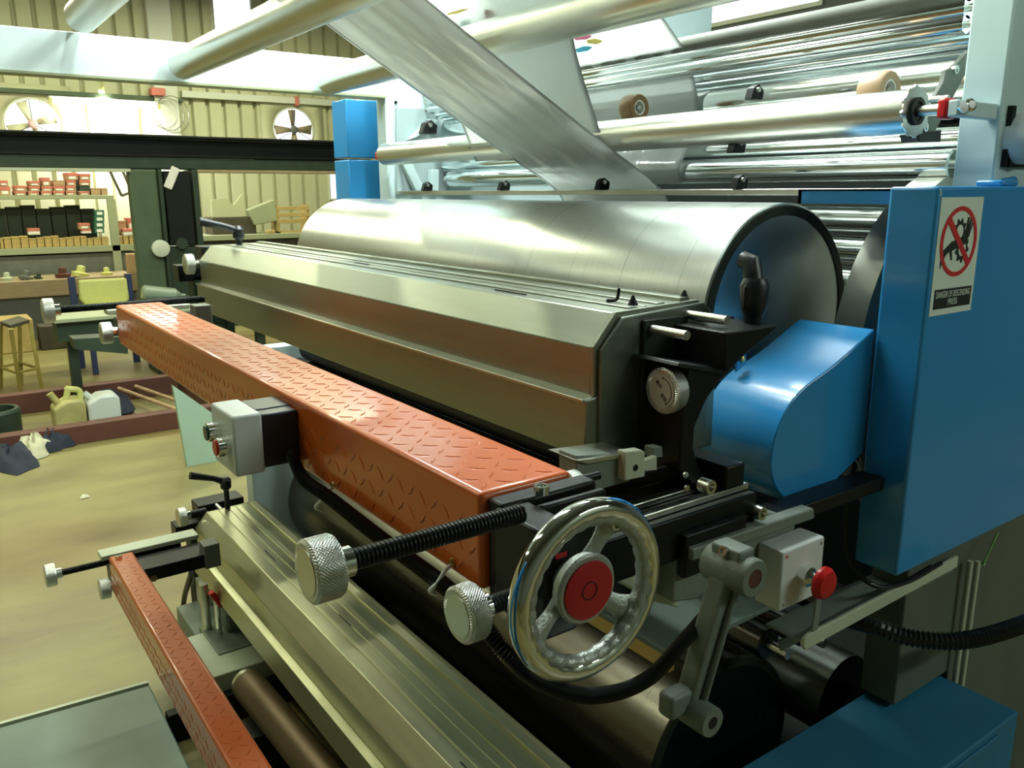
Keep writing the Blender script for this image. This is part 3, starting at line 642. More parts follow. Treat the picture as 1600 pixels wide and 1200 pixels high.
build('plate', MB().box(-3.28, -3.2, 1.66, 3.6, 0, 2.75).box(-3.28, -3.2, 1.0, 1.66, 0, 1.1), m_frame, t, .004)
q = [AX(-3.19, *p) for p in ((628, 168), (660, 168), (700, 190), (645, 215), (622, 212))]
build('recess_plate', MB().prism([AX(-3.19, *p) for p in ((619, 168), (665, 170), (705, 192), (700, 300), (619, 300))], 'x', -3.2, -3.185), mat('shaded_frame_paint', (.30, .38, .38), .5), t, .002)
build('diagonal_brace', MB().prism([AX(-3.16, *p) for p in ((650, 215), (688, 188), (672, 186), (640, 218))], 'x', -3.185, -3.16), m_frame, t, .002)
build('diagonal_brace', MB().prism([AX(-3.16, *p) for p in ((628, 252), (643, 252), (665, 298), (650, 298))], 'x', -3.185, -3.16), m_frame, t, .002)
build('brace_plate', MB().prism([AX(-3.15, *p) for p in ((675, 265), (686, 265), (686, 298), (675, 298))], 'x', -3.185, -3.15), m_frame, t, .002)
p = AX(-3.2, 618, 160); build('hole_plug', MB().cyl((-3.2, p[0], p[1]), (-3.194, p[0], p[1]), .006, 12), m_black, t)
tag(build('tower_crossbar', MB().box(-3.2, -.895, 3.4, 3.5, 2.3, 2.4), m_frame), 'pale painted bar joining the tops of both side frames', 'bar')
# bridge beam
t = thing('web_bridge_beam', 'long pale blue-white horizontal beam carrying the overhead rollers', 'beam', (-3.2, .4, 2.15))
zt = AX(-3.2, 260, 68)[1]; zb_ = AX(-3.2, 260, 130)[1]
build('beam', MB().box(-3.26, -3.2, -1.2, 1.66, 2.08, 2.215), mat('pale_beam_paint', (.62, .72, .72), .4), t, .003)
build('flange', MB().box(-3.27, -3.19, -1.2, 1.66, 2.074, 2.082), m_olive, t)
# ---- overhead rollers
for (Y, z, nm, sh) in ((.857, 2.135, 'grey overhead guide roller crossing the top, middle of the three on the bridge beam', 0), (1.40, 2.118, 'wide grey overhead roller beneath the printed film, nearest the blue cabinet', 0), (.54, 2.245, 'grey overhead roller at the top left, farthest along the bridge beam', 1)):
    x0 = -3.17 if not sh else -3.1
    t = thing('guide_roller', nm, 'roller', (-1.9, Y, z), 'overhead guide rollers')
    build('shell', MB().lathe([(0, .038), (.01, .048), (.02, .05), (2.46, .05)], (x0, Y, z), (1, 0, 0), 56), m_roll, t)
    build('journal', MB().cyl((-3.2, Y, z), (x0, Y, z), .018, 16), m_frame, t)
    build('journal', MB().cyl((x0 + 2.46, Y, z), (-.55, Y, z), .018, 16), m_steel, t)
t = thing('web_bridge_beam', 'near side overhead beam above the picture carrying the guide rollers', 'beam', (-.5, .4, 2.15))
build('beam', MB().box(-.59, -.55, -1.2, 1.75, 2.08, 2.32), MATS['pale_beam_paint'], t, .003)
build('link', MB().box(-.82, -.55, 1.7, 1.78, 2.12, 2.3), MATS['pale_beam_paint'], t, .003)
# ---- R1 with red clamps
t = thing('nip_roller', 'long aluminium roller with red clamped shaft ends, in front of the tower of rollers', 'roller', (-2, 1.617, 1.848))
build('shell', MB().lathe([(0, .041), (.004, .0425), (2.21, .0425), (2.214, .041)], (-3.13, 1.617, 1.848), (1, 0, 0), 72), m_roll, t)
fl = MB(); prof_ = []
for k in range(72):
    a = 2 * PI * k / 72; rr = .0475 + .0022 * (1 if math.sin(a * 12) > .2 else -.6); prof_.append((1.617 + rr * math.cos(a), 1.848 + rr * math.sin(a)))
build('end_flange', fl.prism(prof_, 'x', -.916, -.912), m_steel, t)
build('bearing', MB().lathe([(0, .026), (.006, .026), (.006, .018), (.002, .018)], (-.912, 1.617, 1.848), (1, 0, 0), 40, cap=True), m_dkdisc, t)
sf = build('shaft', MB().cyl((-.93, 1.617, 1.848), (-.83, 1.617, 1.848), .0105, 24), m_steel, t)
build('shaft', MB().cyl((-3.2, 1.617, 1.848), (-3.12, 1.617, 1.848), .012, 24), m_steel, t)
build('red_clamp', MB().box(-.862, -.842, 1.598, 1.636, 1.829, 1.867), m_red, t, .006, seg=3)
build('red_clamp', MB().box(-3.19, -3.16, 1.598, 1.630, 1.829, 1.860), m_red, t, .006, seg=3)
t = thing('shaft_bracket', 'chrome bolted shaft bracket fixed to the near side frame edge', 'bracket', (-.83, 1.7, 1.85))
build('block', MB().box(-.842, -.822, 1.60, 1.75, 1.832, 1.862), m_frame, t, .003)
build('bolt', MB().lathe([(0, .012), (.012, .012), (.016, .007)], (-.822, 1.628, 1.85), (1, -.5, .2), 20), m_bright, t)
build('nut', MB().lathe([(0, .01), (.008, .01)], (-.822, 1.61, 1.846), (1, -.5, .2), 6), m_bright, t)
# ---- tower rollers
def YZ(px, py, X=XN): return AX(X, px, py)
c = YZ(1515, 12); roller('web_roller', 'thin bright roller, topmost at the right edge of the roller tower', c[0], c[1], .024, m_chrome)
c = YZ(1515, -14); roller('cross_roller', 'grey painted cross roller above the tower, under the bright window', c[0], c[1], .022, m_grime)
c = YZ(1514, 39); roller('web_roller', 'thin bright roller second from the top of the tower', c[0] - .01, c[1], .020, m_chrome)
c = YZ(1510, 112); roller('chill_drum', 'wide mirror-polished drum behind the long aluminium roller', c[0] + .13, c[1], .105, m_chrome)
c = YZ(1508, 56); roller('web_roller', 'thin polished roller just above the wide mirror drum', c[0] + .05, c[1], .013, m_chrome)
c = YZ(1492, 262); roller('web_roller', 'polished roller directly below the long aluminium roller', c[0], 1.752, .034, m_chrome, x0=-3.02)
c = YZ(1495, 215); roller('web_roller', 'bright roller hidden behind the lower edge of the aluminium roller', c[0] + .06, c[1], .028, m_chrome)
c = YZ(1386, 335); roller('web_roller', 'polished roller beside the blue cabinet, just right of the big cylinder top', c[0] + .3, c[1] - .02, .036, m_chrome)
c = YZ(1384, 384); roller('web_roller', 'polished roller second below the cabinet tray, right of the big cylinder', c[0] + .3, c[1] - .03, .030, m_chrome)
c = YZ(1370, 420); roller('web_roller', 'wide polished roller third below the tray, right of the big cylinder', c[0] + .36, c[1] - .07, .05, m_chrome)
c = YZ(1360, 470); roller('web_roller', 'lowest polished roller seen between the big cylinder and the grey ring', c[0] + .36, c[1] - .12, .045, m_chrome)
# dark back panel inside tower
tag(build('darkening_pan', MB().box(-3.18, -.9, 1.0, 3.4, .12, .16), m_blackbeam), 'black pan added to darken the space under the lower cylinders', 'pan')  # added sheet that keeps the space below the lower cylinders dark
tag(build('guard_panel', MB().box(-3.18, -.9, 2.6, 2.62, .3, 2.02), m_blackbeam), 'dark guard panel closing the back of the roller tower', 'panel')
# rail with clips
t = thing('clip_rail', 'slim steel rail along the top of the big cylinder', 'rail', (-2, 1.7, 1.70))
build('rail', MB().box(-3.2, -.9, 1.69, 1.712, 1.688, 1.704), m_steel, t, .002)
def clip(x, Y, z, label, s=1.):
    t = thing('spring_clip', label, 'clip', (x, Y, z), 'black clips on the rollers')
    build('clip_body', MB().prism([(Y - .022 * s, z - .012 * s), (Y + .02 * s, z - .012 * s), (Y + .024 * s, z + .01 * s), (Y + .004 * s, z + .024 * s), (Y - .012 * s, z + .016 * s)], 'x', x - .012 * s, x + .012 * s), m_black, t, .003)
    build('screw', MB().lathe([(0, .006 * s), (.006 * s, .006 * s)], (x + .012 * s, Y - .002, z + .01 * s), (1, 0, 0), 12), m_steel, t)
for x, lb in ((-2.95, 'farthest'), (-2.42, 'second farthest'), (-1.91, 'the one at the foot of the film'), (-1.40, 'nearest')):
    clip(x, 1.70, 1.716, 'small black spring clip on the slim rail, ' + lb)
p = AY(1.70, 1178, 148); clip(p[0], 1.70, p[1], 'small dark clip above the middle of the long aluminium roller')
p = AY(1.70, 668, 198); clip(p[0], 1.70, p[1] - .01, 'small dark clip above the far end of the aluminium roller', 1.5)
p = AY(1.62, 1150, 228); clip(p[0], 1.62, p[1] - .004, 'small dark clip under the middle of the aluminium roller')
# tape / rubber tyred wheels
def wheel(px, py, Y, r, wd, m, label):
    x, z = AY(Y, px, py)
    t = thing('rubber_wheel', label, 'wheel', (x, Y, z), 'rubber tyred wheels')
    build('tyre', MB().lathe([(0, r * .94), (.004, r), (wd - .004, r), (wd, r * .94), (wd, r * .56), (0, r * .56)], (x - wd, Y, z), (1, 0, 0), 56, closed=True), m, t)
    build('rim', MB().lathe([(.0, r * .56), (wd - .001, r * .56), (wd - .001, r * .46), (0, r * .46)], (x - wd, Y, z), (1, 0, 0), 48, closed=True), m_cartonw, t)
    build('hub', MB().lathe([(0, r * .46), (wd * .7, r * .46), (wd * .75, r * .2), (wd * .95, r * .18)], (x - wd, Y, z), (1, 0, 0), 32), m_steel, t)
wheel(1392, 141, 1.70, .040, .055, m_tan, 'tan rubber wheel standing behind the near end of the aluminium roller')
wheel(1000, 168, 1.69, .036, .05, m_brown, 'brown rubber wheel behind the aluminium roller beside the film')
tag(build('wheel_shaft', MB().cyl((-3.2, 1.70, 1.876), (-.895, 1.70, 1.876), .006, 12), m_steel), 'thin steel shaft behind the aluminium roller carrying the rubber wheels', 'shaft')
# link arm
t = thing('link_arm', 'grey steel link plate with two bolts near the red shaft clamp', 'bracket', (-.95, 1.8, 1.85))
build('plate', MB().prism([AX(-.95, *p) for p in ((1516, 78), (1514, 108), (1492, 150), (1462, 207), (1431, 207), (1450, 172), (1476, 128), (1480, 110), (1492, 104))], 'x', -.962, -.952), m_grime, t, .001)
for px, py in ((1491, 109), (1443, 199)):
    p = AX(-.95, px, py); build('bolt', MB().lathe([(0, .009), (.008, .009), (.008, .005), (.003, .005)], (-.952, p[0], p[1]), (1, 0, 0), 20), m_bright, t)
build('black_block', MB().prism([AX(-.95, *p) for p in ((1433, 207), (1472, 203), (1470, 222), (1437, 222))], 'x', -.99, -.95), m_black, t, .002)

# ---- films
def film(name, path, xa, xb, label, wob=.0, parts=None):
    P = spline([(0, a_, b_) for a_, b_ in path], 8); v = []; f = []; nx = 24
    for p in P:
        for i in range(nx + 1):
            x = xa + (xb - xa) * i / nx; dz = wob * math.sin(i * 1.7) * .5 + wob * .5 * math.sin(i * .9 + p.y * 3)
            v.append((x, p.y, p.z + dz))
    for j in range(len(P) - 1):
        for i in range(nx): a_ = j * (nx + 1) + i; f.append((a_, a_ + 1, a_ + nx + 2, a_ + nx + 1))
    o = build(name, MB().add(v, f), m_film, ang=3); sd = o.modifiers.new('s', 'SOLIDIFY'); sd.thickness = .0006
    tag(o, label, 'film', 'plastic film webs'); return o
film('plastic_film', [(-.4, 2.185), (.0, 2.184), (.5, 2.183), (.70, 2.186), (.84, 2.189), (.881, 2.184), (1.1, 2.062), (1.5, 1.843), (1.745, 1.712), (1.80, 1.64)], -2.20, -1.72, 'translucent white film band slanting down from the overhead roller to the big cylinder', .003)
f2 = film('plastic_film', [(.8, 2.8007), (1.0, 2.6315), (1.125, 2.5257), (1.25, 2.42), (1.33, 2.3523), (1.40, 2.2931), (1.465, 2.238), (1.485, 2.17), (1.475, 2.10), (1.50, 2.02), (1.573, 1.862), (1.5735, 1.845), (1.60, 1.80)], -2.44, -1.78, 'white film hanging behind the wide overhead roller and down to the aluminium roller', .001)
f3 = film('plastic_film', [(1.0, 2.72), (1.3, 2.49), (1.62, 2.25), (1.82, 2.09), (1.838, 2.05)], -2.22, -1.72, 'white printed film with blurred colour marks above the wide overhead roller', .001)
def on3(Y):  # height of the printed film at depth Y
    return 2.72 + (Y - 1.0) * (2.49 - 2.72) / .3 if Y < 1.3 else 2.49 + (Y - 1.3) * (2.25 - 2.49) / .32 if Y < 1.62 else 2.25 + (Y - 1.62) * (2.09 - 2.25) / .2
def hit3(px, py):
    d = ray(px, py); lo_, hi = .5, 6.
    for _ in range(50):
        mdl = (lo_ + hi) / 2; p = CAM + d * mdl
        if p.z - on3(p.y) < 0: lo_ = mdl
        else: hi = mdl
    return CAM + d * lo_
def mark(par, p, w_, h_, mm, e, nn, sd_):
    mb = MB(); n = 28; pts = []
    for k in range(n):
        a = 2 * PI * k / n; rr = 1 + .16 * math.sin(2 * a + sd_) + .08 * math.sin(5 * a + sd_)
        pts.append(p + nn * .007 + Vector((1, 0, 0)) * w_ * rr * math.cos(a) + e * h_ * rr * math.sin(a))
    mb.add(pts, [tuple(range(n))]); build('printed_mark', mb, mm, par, smooth=False)
for px, py, w_, h_, mm in ((913, 74, .034, .011, m_cyan), (930, 62, .03, .011, m_yel), (912, 56, .034, .009, m_mag)):
    mark(f3, hit3(px, py), w_, h_, mm, Vector((0, .79, -.6)).normalized(), Vector((0, -.6, -.79)).normalized(), px)
for px, py, w_, h_, mm in ((736, 34, .034, .022, m_cyan), (772, 20, .036, .018, m_mag), (716, 16, .06, .005, m_yel)):
    d = ray(px, py); tt = (2.42 - CAM.z + .846 * 1.25) / (d.z + .846 * d.y)      # where the sloping film stands
    mark(f2, CAM + d * tt, w_, h_, mm, Vector((0, .763, -.646)), Vector((0, -.646, -.763)), px)
film('plastic_film', [(1.837, 2.06), (1.85, 2.03), (1.88, 1.95), (1.87, 1.85), (1.822, 1.775), (1.818, 1.75), (1.83, 1.72)], -2.22, -1.71, 'white film behind the aluminium roller running down to the roller below it', .001)

# ---- big plate cylinder (and its twin below)
DY, DZ, DR = 1.463, 1.442, .2335
t = thing('printing_cylinder', 'big turned steel cylinder of the upper unit with dark end face', 'cylinder', (-2.1, DY, DZ), 'large steel cylinders')
build('shell', MB().lathe([(0, DR - .003), (.003, DR), (2.087, DR), (2.09, DR - .003), (2.09, DR - .02)], (-3.17, DY, DZ), (1, 0, 0), 128), m_drum, t)
build('end_face', MB().lathe([(0, DR - .003), (.004, DR - .006), (.004, DR - .024), (-.012, DR - .030), (-.012, .05), (-.010, .045), (-.010, .01)], (-1.081, DY, DZ), (1, 0, 0), 96), m_dkdisc, t)
build('shaft', MB().cyl((-1.10, DY, DZ), (-1.086, DY, DZ), .02, 32), m_black, t)
for k in range(4): build('seam_line', MB().torus((-1.16 - .17 * k, DY, DZ), (1, 0, 0), DR - .00005, .00035, 96, 6), m_grime, t)
cyl_up = t
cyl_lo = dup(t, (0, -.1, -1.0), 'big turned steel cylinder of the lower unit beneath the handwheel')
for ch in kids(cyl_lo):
    if ch.name.split('.')[0] == 'shell': ch.data = ch.data.copy(); ch.data.materials[0] = brushed('shade_darkened_steel', (.21, .20, .165), .3, (1.2, 26, 26), .08, .1)  # shade under the upper unit put into the lower shell's steel colour
# grey ring disc beside cabinet
t = thing('bearer_ring', 'grey brushed steel ring disc partly hidden behind the blue cabinet', 'disc', (-1.0, 2.02, 1.35))
build('disc', MB().lathe([(0, .42), (.002, .424), (.068, .424), (.07, .42)], (-1.02, 1.985, 1.33), (1, 0, 0), 96), mat('brushed_grey_ring', (.42, .43, .36), .4, .6, .06, 20), t)

# ---- ink fountain with hood
def hood(dz=0):
    x0, x1 = -3.09, -.95
    t = thing('ink_fountain', 'long stainless ink trough with chamfered hood in front of the upper cylinder', 'ink trough', (-2.0, .93, 1.30), 'ink troughs')
    sec = [(.841, 1.386), (.839, 1.463), (.884, 1.514), (1.066, 1.519), (1.10, 1.50), (1.10, 1.386)]
    build('hood', MB().prism(sec, 'x', x0, x1 - .012), m_stain, t, .002)
    build('hood_end', MB().prism([(a_ - .002 * (1 if a_ < .95 else -1), b_ + (.002 if b_ > 1.45 else 0)) for a_, b_ in sec], 'x', x1 - .010, x1 - .002), m_stain, t, .001)
    build('hood_end', MB().prism(sec, 'x', x0 - .008, x0 - .002), m_stain, t, .001)
    for (yy, w_, h_) in ((.925, .010, .003), (.962, .004, .0015), (.990, .018, .003), (1.045, .022, .006)):
        zz = 1.514 + (yy - .884) * .0275
        build('seam_strip', MB().prism([(yy, zz - .001), (yy + w_, zz), (yy + w_, zz + h_), (yy, zz + h_)], 'x', x0 + .01, x1 - .02), m_stain, t, .0008)
    build('tray', MB().prism([(.822, 1.382), (.820, 1.289), (.90, 1.255), (1.12, 1.255), (1.12, 1.386), (.842, 1.386)], 'x', x0, x1), m_stain, t, .002)
    build('tray_lip', MB().prism([(.818, 1.379), (.818, 1.384), (.841, 1.388), (.841, 1.383)], 'x', x0, x1 - .004), m_steel, t, .001)
    build('end_plate', MB().prism([(.846, 1.27), (.846, 1.46), (.890, 1.508), (1.075, 1.517), (1.09, 1.505), (1.105, 1.47), (1.095, 1.26)], 'x', x1 - .002, x1 + .006), mat('dull_end_plate', (.22, .25, .21), .33, .8, .1, 10), t, .002)
    for yy in (.945, 1.065): build('cone_stud', MB().lathe([(0, .009), (.016, .002)], (x1 - .03, yy, 1.519), (0, 0, 1), 16), m_black, t)
    build('hook', MB().tube(spline([(x1 - .10, .955, 1.519), (x1 - .09, .945, 1.520), (x1 - .085, .96, 1.522), (x1 - .085, .965, 1.540)], 6), .003, 8), m_black, t)
    for (xa, xb, yy) in ((-1.32, -1.22, .905), (-2.06, -1.98, .96), (-2.62, -2.52, .94)):
        build('scratch_slot', MB().box(xa, xb, yy, yy + .003, 1.5155 + (yy - .884) * .0275 - .001, 1.5162 + (yy - .884) * .0275), m_black, t)
    return t
ft_up = hood()
ft_lo = dup(ft_up, (0, -.1, -1.0), 'long dusty stainless ink trough of the lower unit with ridged hood')
for ch in kids(ft_lo):
    if ch.name.split('.')[0] in ('hood', 'tray', 'seam_strip', 'hood_end', 'tray_lip'):
        ch.data = ch.data.copy(); ch.data.materials[0] = m_lowstain

# ---- carriage blocks with clamp lever
def block(px, py, X): a_ = AX(X, px, py); return a_
def lever(o, ang_dir, up, label, s=1.0):
    """clamp lever: o base point"""
    o = Vector(o); d = Vector(ang_dir).normalized()
    t = thing('clamp_lever', label, 'lever', tuple(o), 'black clamp levers')
    build('stem', MB().lathe([(0, .011 * s), (.03 * s, .011 * s), (.032 * s, .016 * s), (.055 * s, .015 * s), (.062 * s, .010 * s)], o, (0, 0, 1), 20), m_blackp, t)
    a = o + Vector((0, 0, .048 * s)); b = a + d * .10 * s + Vector((0, 0, up * s))
    build('handle', MB().tube([a, a.lerp(b, .3), a.lerp(b, .75), b], [.010 * s, .0085 * s, .010 * s, .011 * s], 12), m_blackp, t, .002)
    return t
t = thing('slide_carriage', 'black steel carriage block between the ink trough and the blue gear cover', 'carriage', (-.9, 1.08, 1.2))
yb = AX(-.83, 1133, 520)[0]; zt_ = AX(-.83, 1133, 520)[1]
build('head_block', MB().prism([AX(-.83, *p) for p in ((1133, 520), (1218, 509), (1172, 548), (1140, 578), (1133, 580))], 'x', -.935, -.83).box(-1.02, -.9351, yb + .07, 1.145, 1.44, zt_), m_black, t, .002)
pb = [AX(-.86, *p) for p in ((1056, 560), (1110, 560), (1240, 560), (1240, 740), (1140, 765), (1060, 720))]
build('body', MB().prism([AX(-.85, *p) for p in ((1078, 572), (1150, 572), (1125, 596), (1104, 625), (1086, 668), (1084, 700), (1092, 730), (1104, 752), (1150, 775), (1110, 790), (1062, 735), (1065, 650))], 'x', -.945, -.85), m_black, t, .003)
a_ = AX(-.85, 1070, 566); build('cap_plate', MB().prism([AX(-.85, *p) for p in ((1058, 566), (1125, 576), (1125, 584), (1055, 572))], 'x', -.94, -.845), m_blackp, t, .001)
for (yy, zz) in ((.985 - .04, 1.485), (1.035, 1.50)):
    build('guide_rod', MB().cyl((-.95, yy, zz), (-.86, yy + .0, zz), .0075, 20), m_steel, t)
build('side_plate', MB().box(-.944, -.936, .93, 1.03, 1.27, 1.50), m_dkdisc, t, .002)
for ch in kids(t):
    pass
# upright T-handle on carriage
c = AX(-.87, 1184, 500)
t = thing('clamp_lever', 'upright black clamp lever on the carriage block before the cylinder end', 'lever', (-.88, c[0], zt_), 'black clamp levers')
cy = c[0]
build('stem', MB().lathe([(0, .015), (.012, .016), (.02, .021), (.06, .024), (.072, .018)], (-.88, cy, zt_), (0, 0, 1), 24), m_blackp, t)
build('handle', MB().tube([(-.88, cy, zt_ + .05), (-.885, cy, zt_ + .075), (-.89, cy + .002, zt_ + .095), (-.91, cy + .002, zt_ + .10)], [.018, .016, .016, .014], 16), m_blackp, t)
build('wing', MB().box(-.884, -.876, cy - .026, cy + .026, zt_ + .02, zt_ + .062), m_blackp, t, .004)
# far end levers (upper / lower)
ob = AY(.95, 375, 378); 
def far_head(dy, dz, which):
    t = thing('slide_carriage', 'dark carriage block at the far end of the %s ink trough' % which, 'carriage', (-3.2, .95 + dy, 1.45 + dz), 'far carriage blocks')
    build('head_block', MB().box(-3.30, -3.20, .88 + dy, 1.06 + dy, 1.40 + dz, 1.505 + dz), m_black, t, .004)
    build('guide_rod', MB().cyl((-3.2, .90 + dy, 1.485 + dz), (-3.09, .90 + dy, 1.485 + dz), .008, 12).cyl((-3.2, .95 + dy, 1.495 + dz), (-3.09, .95 + dy, 1.495 + dz), .008, 12), m_steel, t)
    build('arm', MB().box(-3.28, -3.20, .79 + dy, .90 + dy, 1.38 + dz, 1.44 + dz), m_black, t, .004)
    build('support_post', MB().box(-3.28, -3.2, .84 + dy, .98 + dy, (1.1 if dz == 0 else 0), 1.40 + dz), m_dkgreen, t, .004)
far_head(0, 0, 'upper'); far_head(-.1, -1.0, 'lower')
def lev2(px0, py0, px1, py1, Y, zbase, label):
    """lever whose stem top sits at px1 and tip at px0"""
    x, z = AY(Y, px1, py1); o = (x, Y, zbase)
    t = thing('clamp_lever', label, 'lever', o, 'black clamp levers')
    build('stem', MB().lathe([(0, .010), (z - zbase - .04, .010), (z - zbase - .03, .020), (z - zbase, .021), (z - zbase + .012, .012)], o, (0, 0, 1), 20), m_blackp, t)
    tip = Vector((x + .0, 0, 0)); xt, zt__ = AX(x, px0, py0)[0], AX(x, px0, py0)[1]
    build('handle', MB().tube([(x, Y, z - .008), (x, (Y * 2 + xt) / 3, (2 * z + zt__) / 3), (x, xt, zt__)], [.014, .011, .015], 12), m_blackp, t)
lev2(311, 346, 372, 358, .97, 1.506, 'black clamp lever at the far end of the upper ink trough')
lev2(297, 743, 352, 750, .86, .506, 'black clamp lever at the far end of the lower ink trough')

# ---- knobs / adjuster screws (all along Y)
def knob(name, label, X, Y, z, r, depth, rodlen, rr, cat='knob', group=None, dial=False, rings=True):
    t = thing(name, label, cat, (X, Y, z), group)
    kb = build('knob', MB().lathe([(0, r * .70), (.0005, r * .74), (0, r * .90), (.0025, r), (depth - .0025, r), (depth, r * .95), (depth, r * .5)], (X, Y, z), (0, 1, 0), 72), m_knurl, t)
    # keep the knurl centred on the knob's own axis
    build('face_disc', MB().lathe([(.0, r * .72), (.0006, r * .72)], (X, Y - .0002, z), (0, 1, 0), 48), m_steel, t)
    build('collar', MB().lathe([(0, r * .48), (depth * .55, r * .48), (depth * .6, r * .42)], (X, Y + depth, z), (0, 1, 0), 40), m_bright, t)
    y0 = Y + depth * 1.5
    if rodlen > 0:
        pr_ = []
        if rings:
            n = int(rodlen / .0042)
            for k in range(n):
                a_ = k * rodlen / n; pr_ += [(a_, rr * .84), (a_ + rodlen / n * .35, rr), (a_ + rodlen / n * .65, rr)]
        else: pr_ = [(0, rr), (rodlen, rr)]
        build('threaded_rod' if rings else 'rod', MB().lathe(pr_, (X, y0, z), (0, 1, 0), 20), m_black, t)
    return t, kb
knob('adjuster_screw', 'long black threaded rod with a knurled aluminium knob, left of the handwheel', -.62, .232, 1.391, .0280, .026, .185, .0098, 'adjuster', 'knurled adjusters')
knob('adjuster_screw', 'short knurled aluminium knob just left of the handwheel, below the long rod', -.62, .379, 1.304, .0285, .022, .045, .010, 'adjuster', 'knurled adjusters')
XK = -2.78
for (px, py, X, rl, lb) in ((66, 486, -2.77, .42, 'far knurled knob on a long rod beyond the upper red beam'), (157, 521, -2.66, .06, 'far knurled knob on a short rod at the end of the upper red beam'),
                            (70, 901, -2.77, .36, 'far knurled knob on a long rod beyond the lower red beam'), (155, 922, -2.66, .06, 'far knurled knob on a short rod at the end of the lower red beam')):
    Y, z = AX(X, px, py); knob('adjuster_screw', lb, X, Y, z, .036 if rl > .3 else .032, .03, rl if rl > .3 else .46 - Y if py < 600 else .37 - Y, .011, 'adjuster', 'knurled adjusters', rings=True)
Y, z = AX(-3.15, 293, 413); knob('hand_knob', 'knurled knob at the far end of the upper ink trough', -3.15, Y - .01, z, .037, .03, .06, .016, 'knob', rings=False)
Y, z = AX(-3.15, 282, 808); knob('hand_knob', 'knurled knob at the far end of the lower ink trough', -3.15, Y - .01, z, .037, .03, .06, .016, 'knob', rings=False)
Y, z = AX(-.80, 887, 755); knob('hand_knob', 'small knurled aluminium knob behind the near end of the upper red beam', -.80, Y, z, .016, .016, .03, .006, 'knob', rings=False)
# dial knob
Y, z = AX(-.88, 1034, 611)
t, kb = knob('dial_knob', 'knurled knob with a pale engraved dial beside the black carriage', -.88, Y, z, .0365, .024, .05, .014, 'knob', rings=False)
dl = build('dial_plate', MB().lathe([(0, .0265), (.001, .0265)], (-.88, Y - .0012, z), (0, 1, 0), 48), mat('dial_aluminium', (.50, .50, .45), .4, .3), t)
arc = MB().tube([(-.88 + .0215 * math.cos(a), Y - .0016, z + .0215 * math.sin(a)) for a in [1.35 - k * .1 for k in range(24)]], .0005, 6)
build('arrow_line', arc, m_black, dl)
for a_, s in ((1.35, 1), (-.95, -1)):
    p = Vector((-.88 + .0215 * math.cos(a_), Y - .002, z + .0215 * math.sin(a_))); tg = Vector((-math.sin(a_), 0, math.cos(a_))) * s; nn = Vector((math.cos(a_), 0, math.sin(a_)))
    build('arrow_head', MB().add([p + tg * .004, p + nn * .0018, p - nn * .0018, p + tg * .004 + Vector((0, -.0004, 0)), p + nn * .0018 + Vector((0, -.0004, 0)), p - nn * .0018 + Vector((0, -.0004, 0))], [(0, 1, 2), (3, 4, 5), (0, 1, 4, 3), (1, 2, 5, 4), (2, 0, 3, 5)]), m_black, dl)
ex = Vector((.72, 0, -.69)); ey = Vector((.69, 0, .72))
text('\u79bb\u5370', m_black, dl, (-.88 - .006, Y - .0016, z + .010), ex, ey, .0075)
text('\u5408\u538b', m_black, dl, (-.88 + .005, Y - .0016, z - .009), ex, ey, .0075)

# ---- red diamond plate beams
def beam(x0, x1, y0, y1, z0, z1, label, near=True):
    t = thing('diamond_plate_beam', label, 'beam', ((x0 + x1) / 2, (y0 + y1) / 2, z0), 'red diamond plate beams')
    bd = build('channel', MB().box(x0, x1, y0, y1, z0, z1), m_orange, t, .007, seg=4)
    mb = MB(); st = .0275
    def loz(c, e, g, n, s=1):
        L_, W_, H_ = .0125, .0030, .0011
        c = Vector(c); v = [c - e * L_, c + g * W_, c + e * L_, c - g * W_, c - e * L_ * .6 + n * H_, c + g * W_ * .45 + n * H_, c + e * L_ * .6 + n * H_, c - g * W_ * .45 + n * H_]
        mb.add(v, [(4, 5, 6, 7), (0, 1, 5, 4), (1, 2, 6, 5), (2, 3, 7, 6), (3, 0, 4, 7)])
    nx = int((x1 - x0) / st)
    for i in range(nx):
        for j in range(int((y1 - y0 - .01) / st * 1.0)):
            s = 1 if (i + j) % 2 else -1; X_ = Vector((1, 0, 0)); Y_ = Vector((0, 1, 0)); e = (X_ + Y_ * s).normalized(); g = (X_ - Y_ * s).normalized()
            loz((x0 + st * (i + .5), y0 + .016 + st * j, z1 - .0001), e, g, Vector((0, 0, 1)))
        for j in range(int((z1 - z0 - .01) / st)):
            s = 1 if (i + j) % 2 else -1; X_ = Vector((1, 0, 0)); Y_ = Vector((0, 0, 1)); e = (X_ + Y_ * s).normalized(); g = (X_ - Y_ * s).normalized()
            loz((x0 + st * (i + .5), y0 + .0001, z0 + .016 + st * j), e, g, Vector((0, -1, 0)))
    build('tread_pattern', mb, m_orange, t)
    return t
b1 = beam(-2.6, -.70, .459, .586, 1.272, 1.386, 'upper red-orange diamond plate beam crossing in front of the ink trough')
b2 = beam(-2.6, -1.0, .362, .430, .515, .632, 'lower red-orange diamond plate beam at the bottom left')
# bolts on top of upper beam
c = AZ(1.386, 846, 771)
build('bolt', MB().lathe([(0, .0085), (.009, .0085), (.009, .0045), (.004, .0045)], (c[0], c[1], 1.386), (0, 0, 1), 24), m_bright, b1)
build('bolt', MB().lathe([(0, .010), (.008, .010)], (-2.57, .385, .632), (0, 0, 1), 12), m_bright, b2)
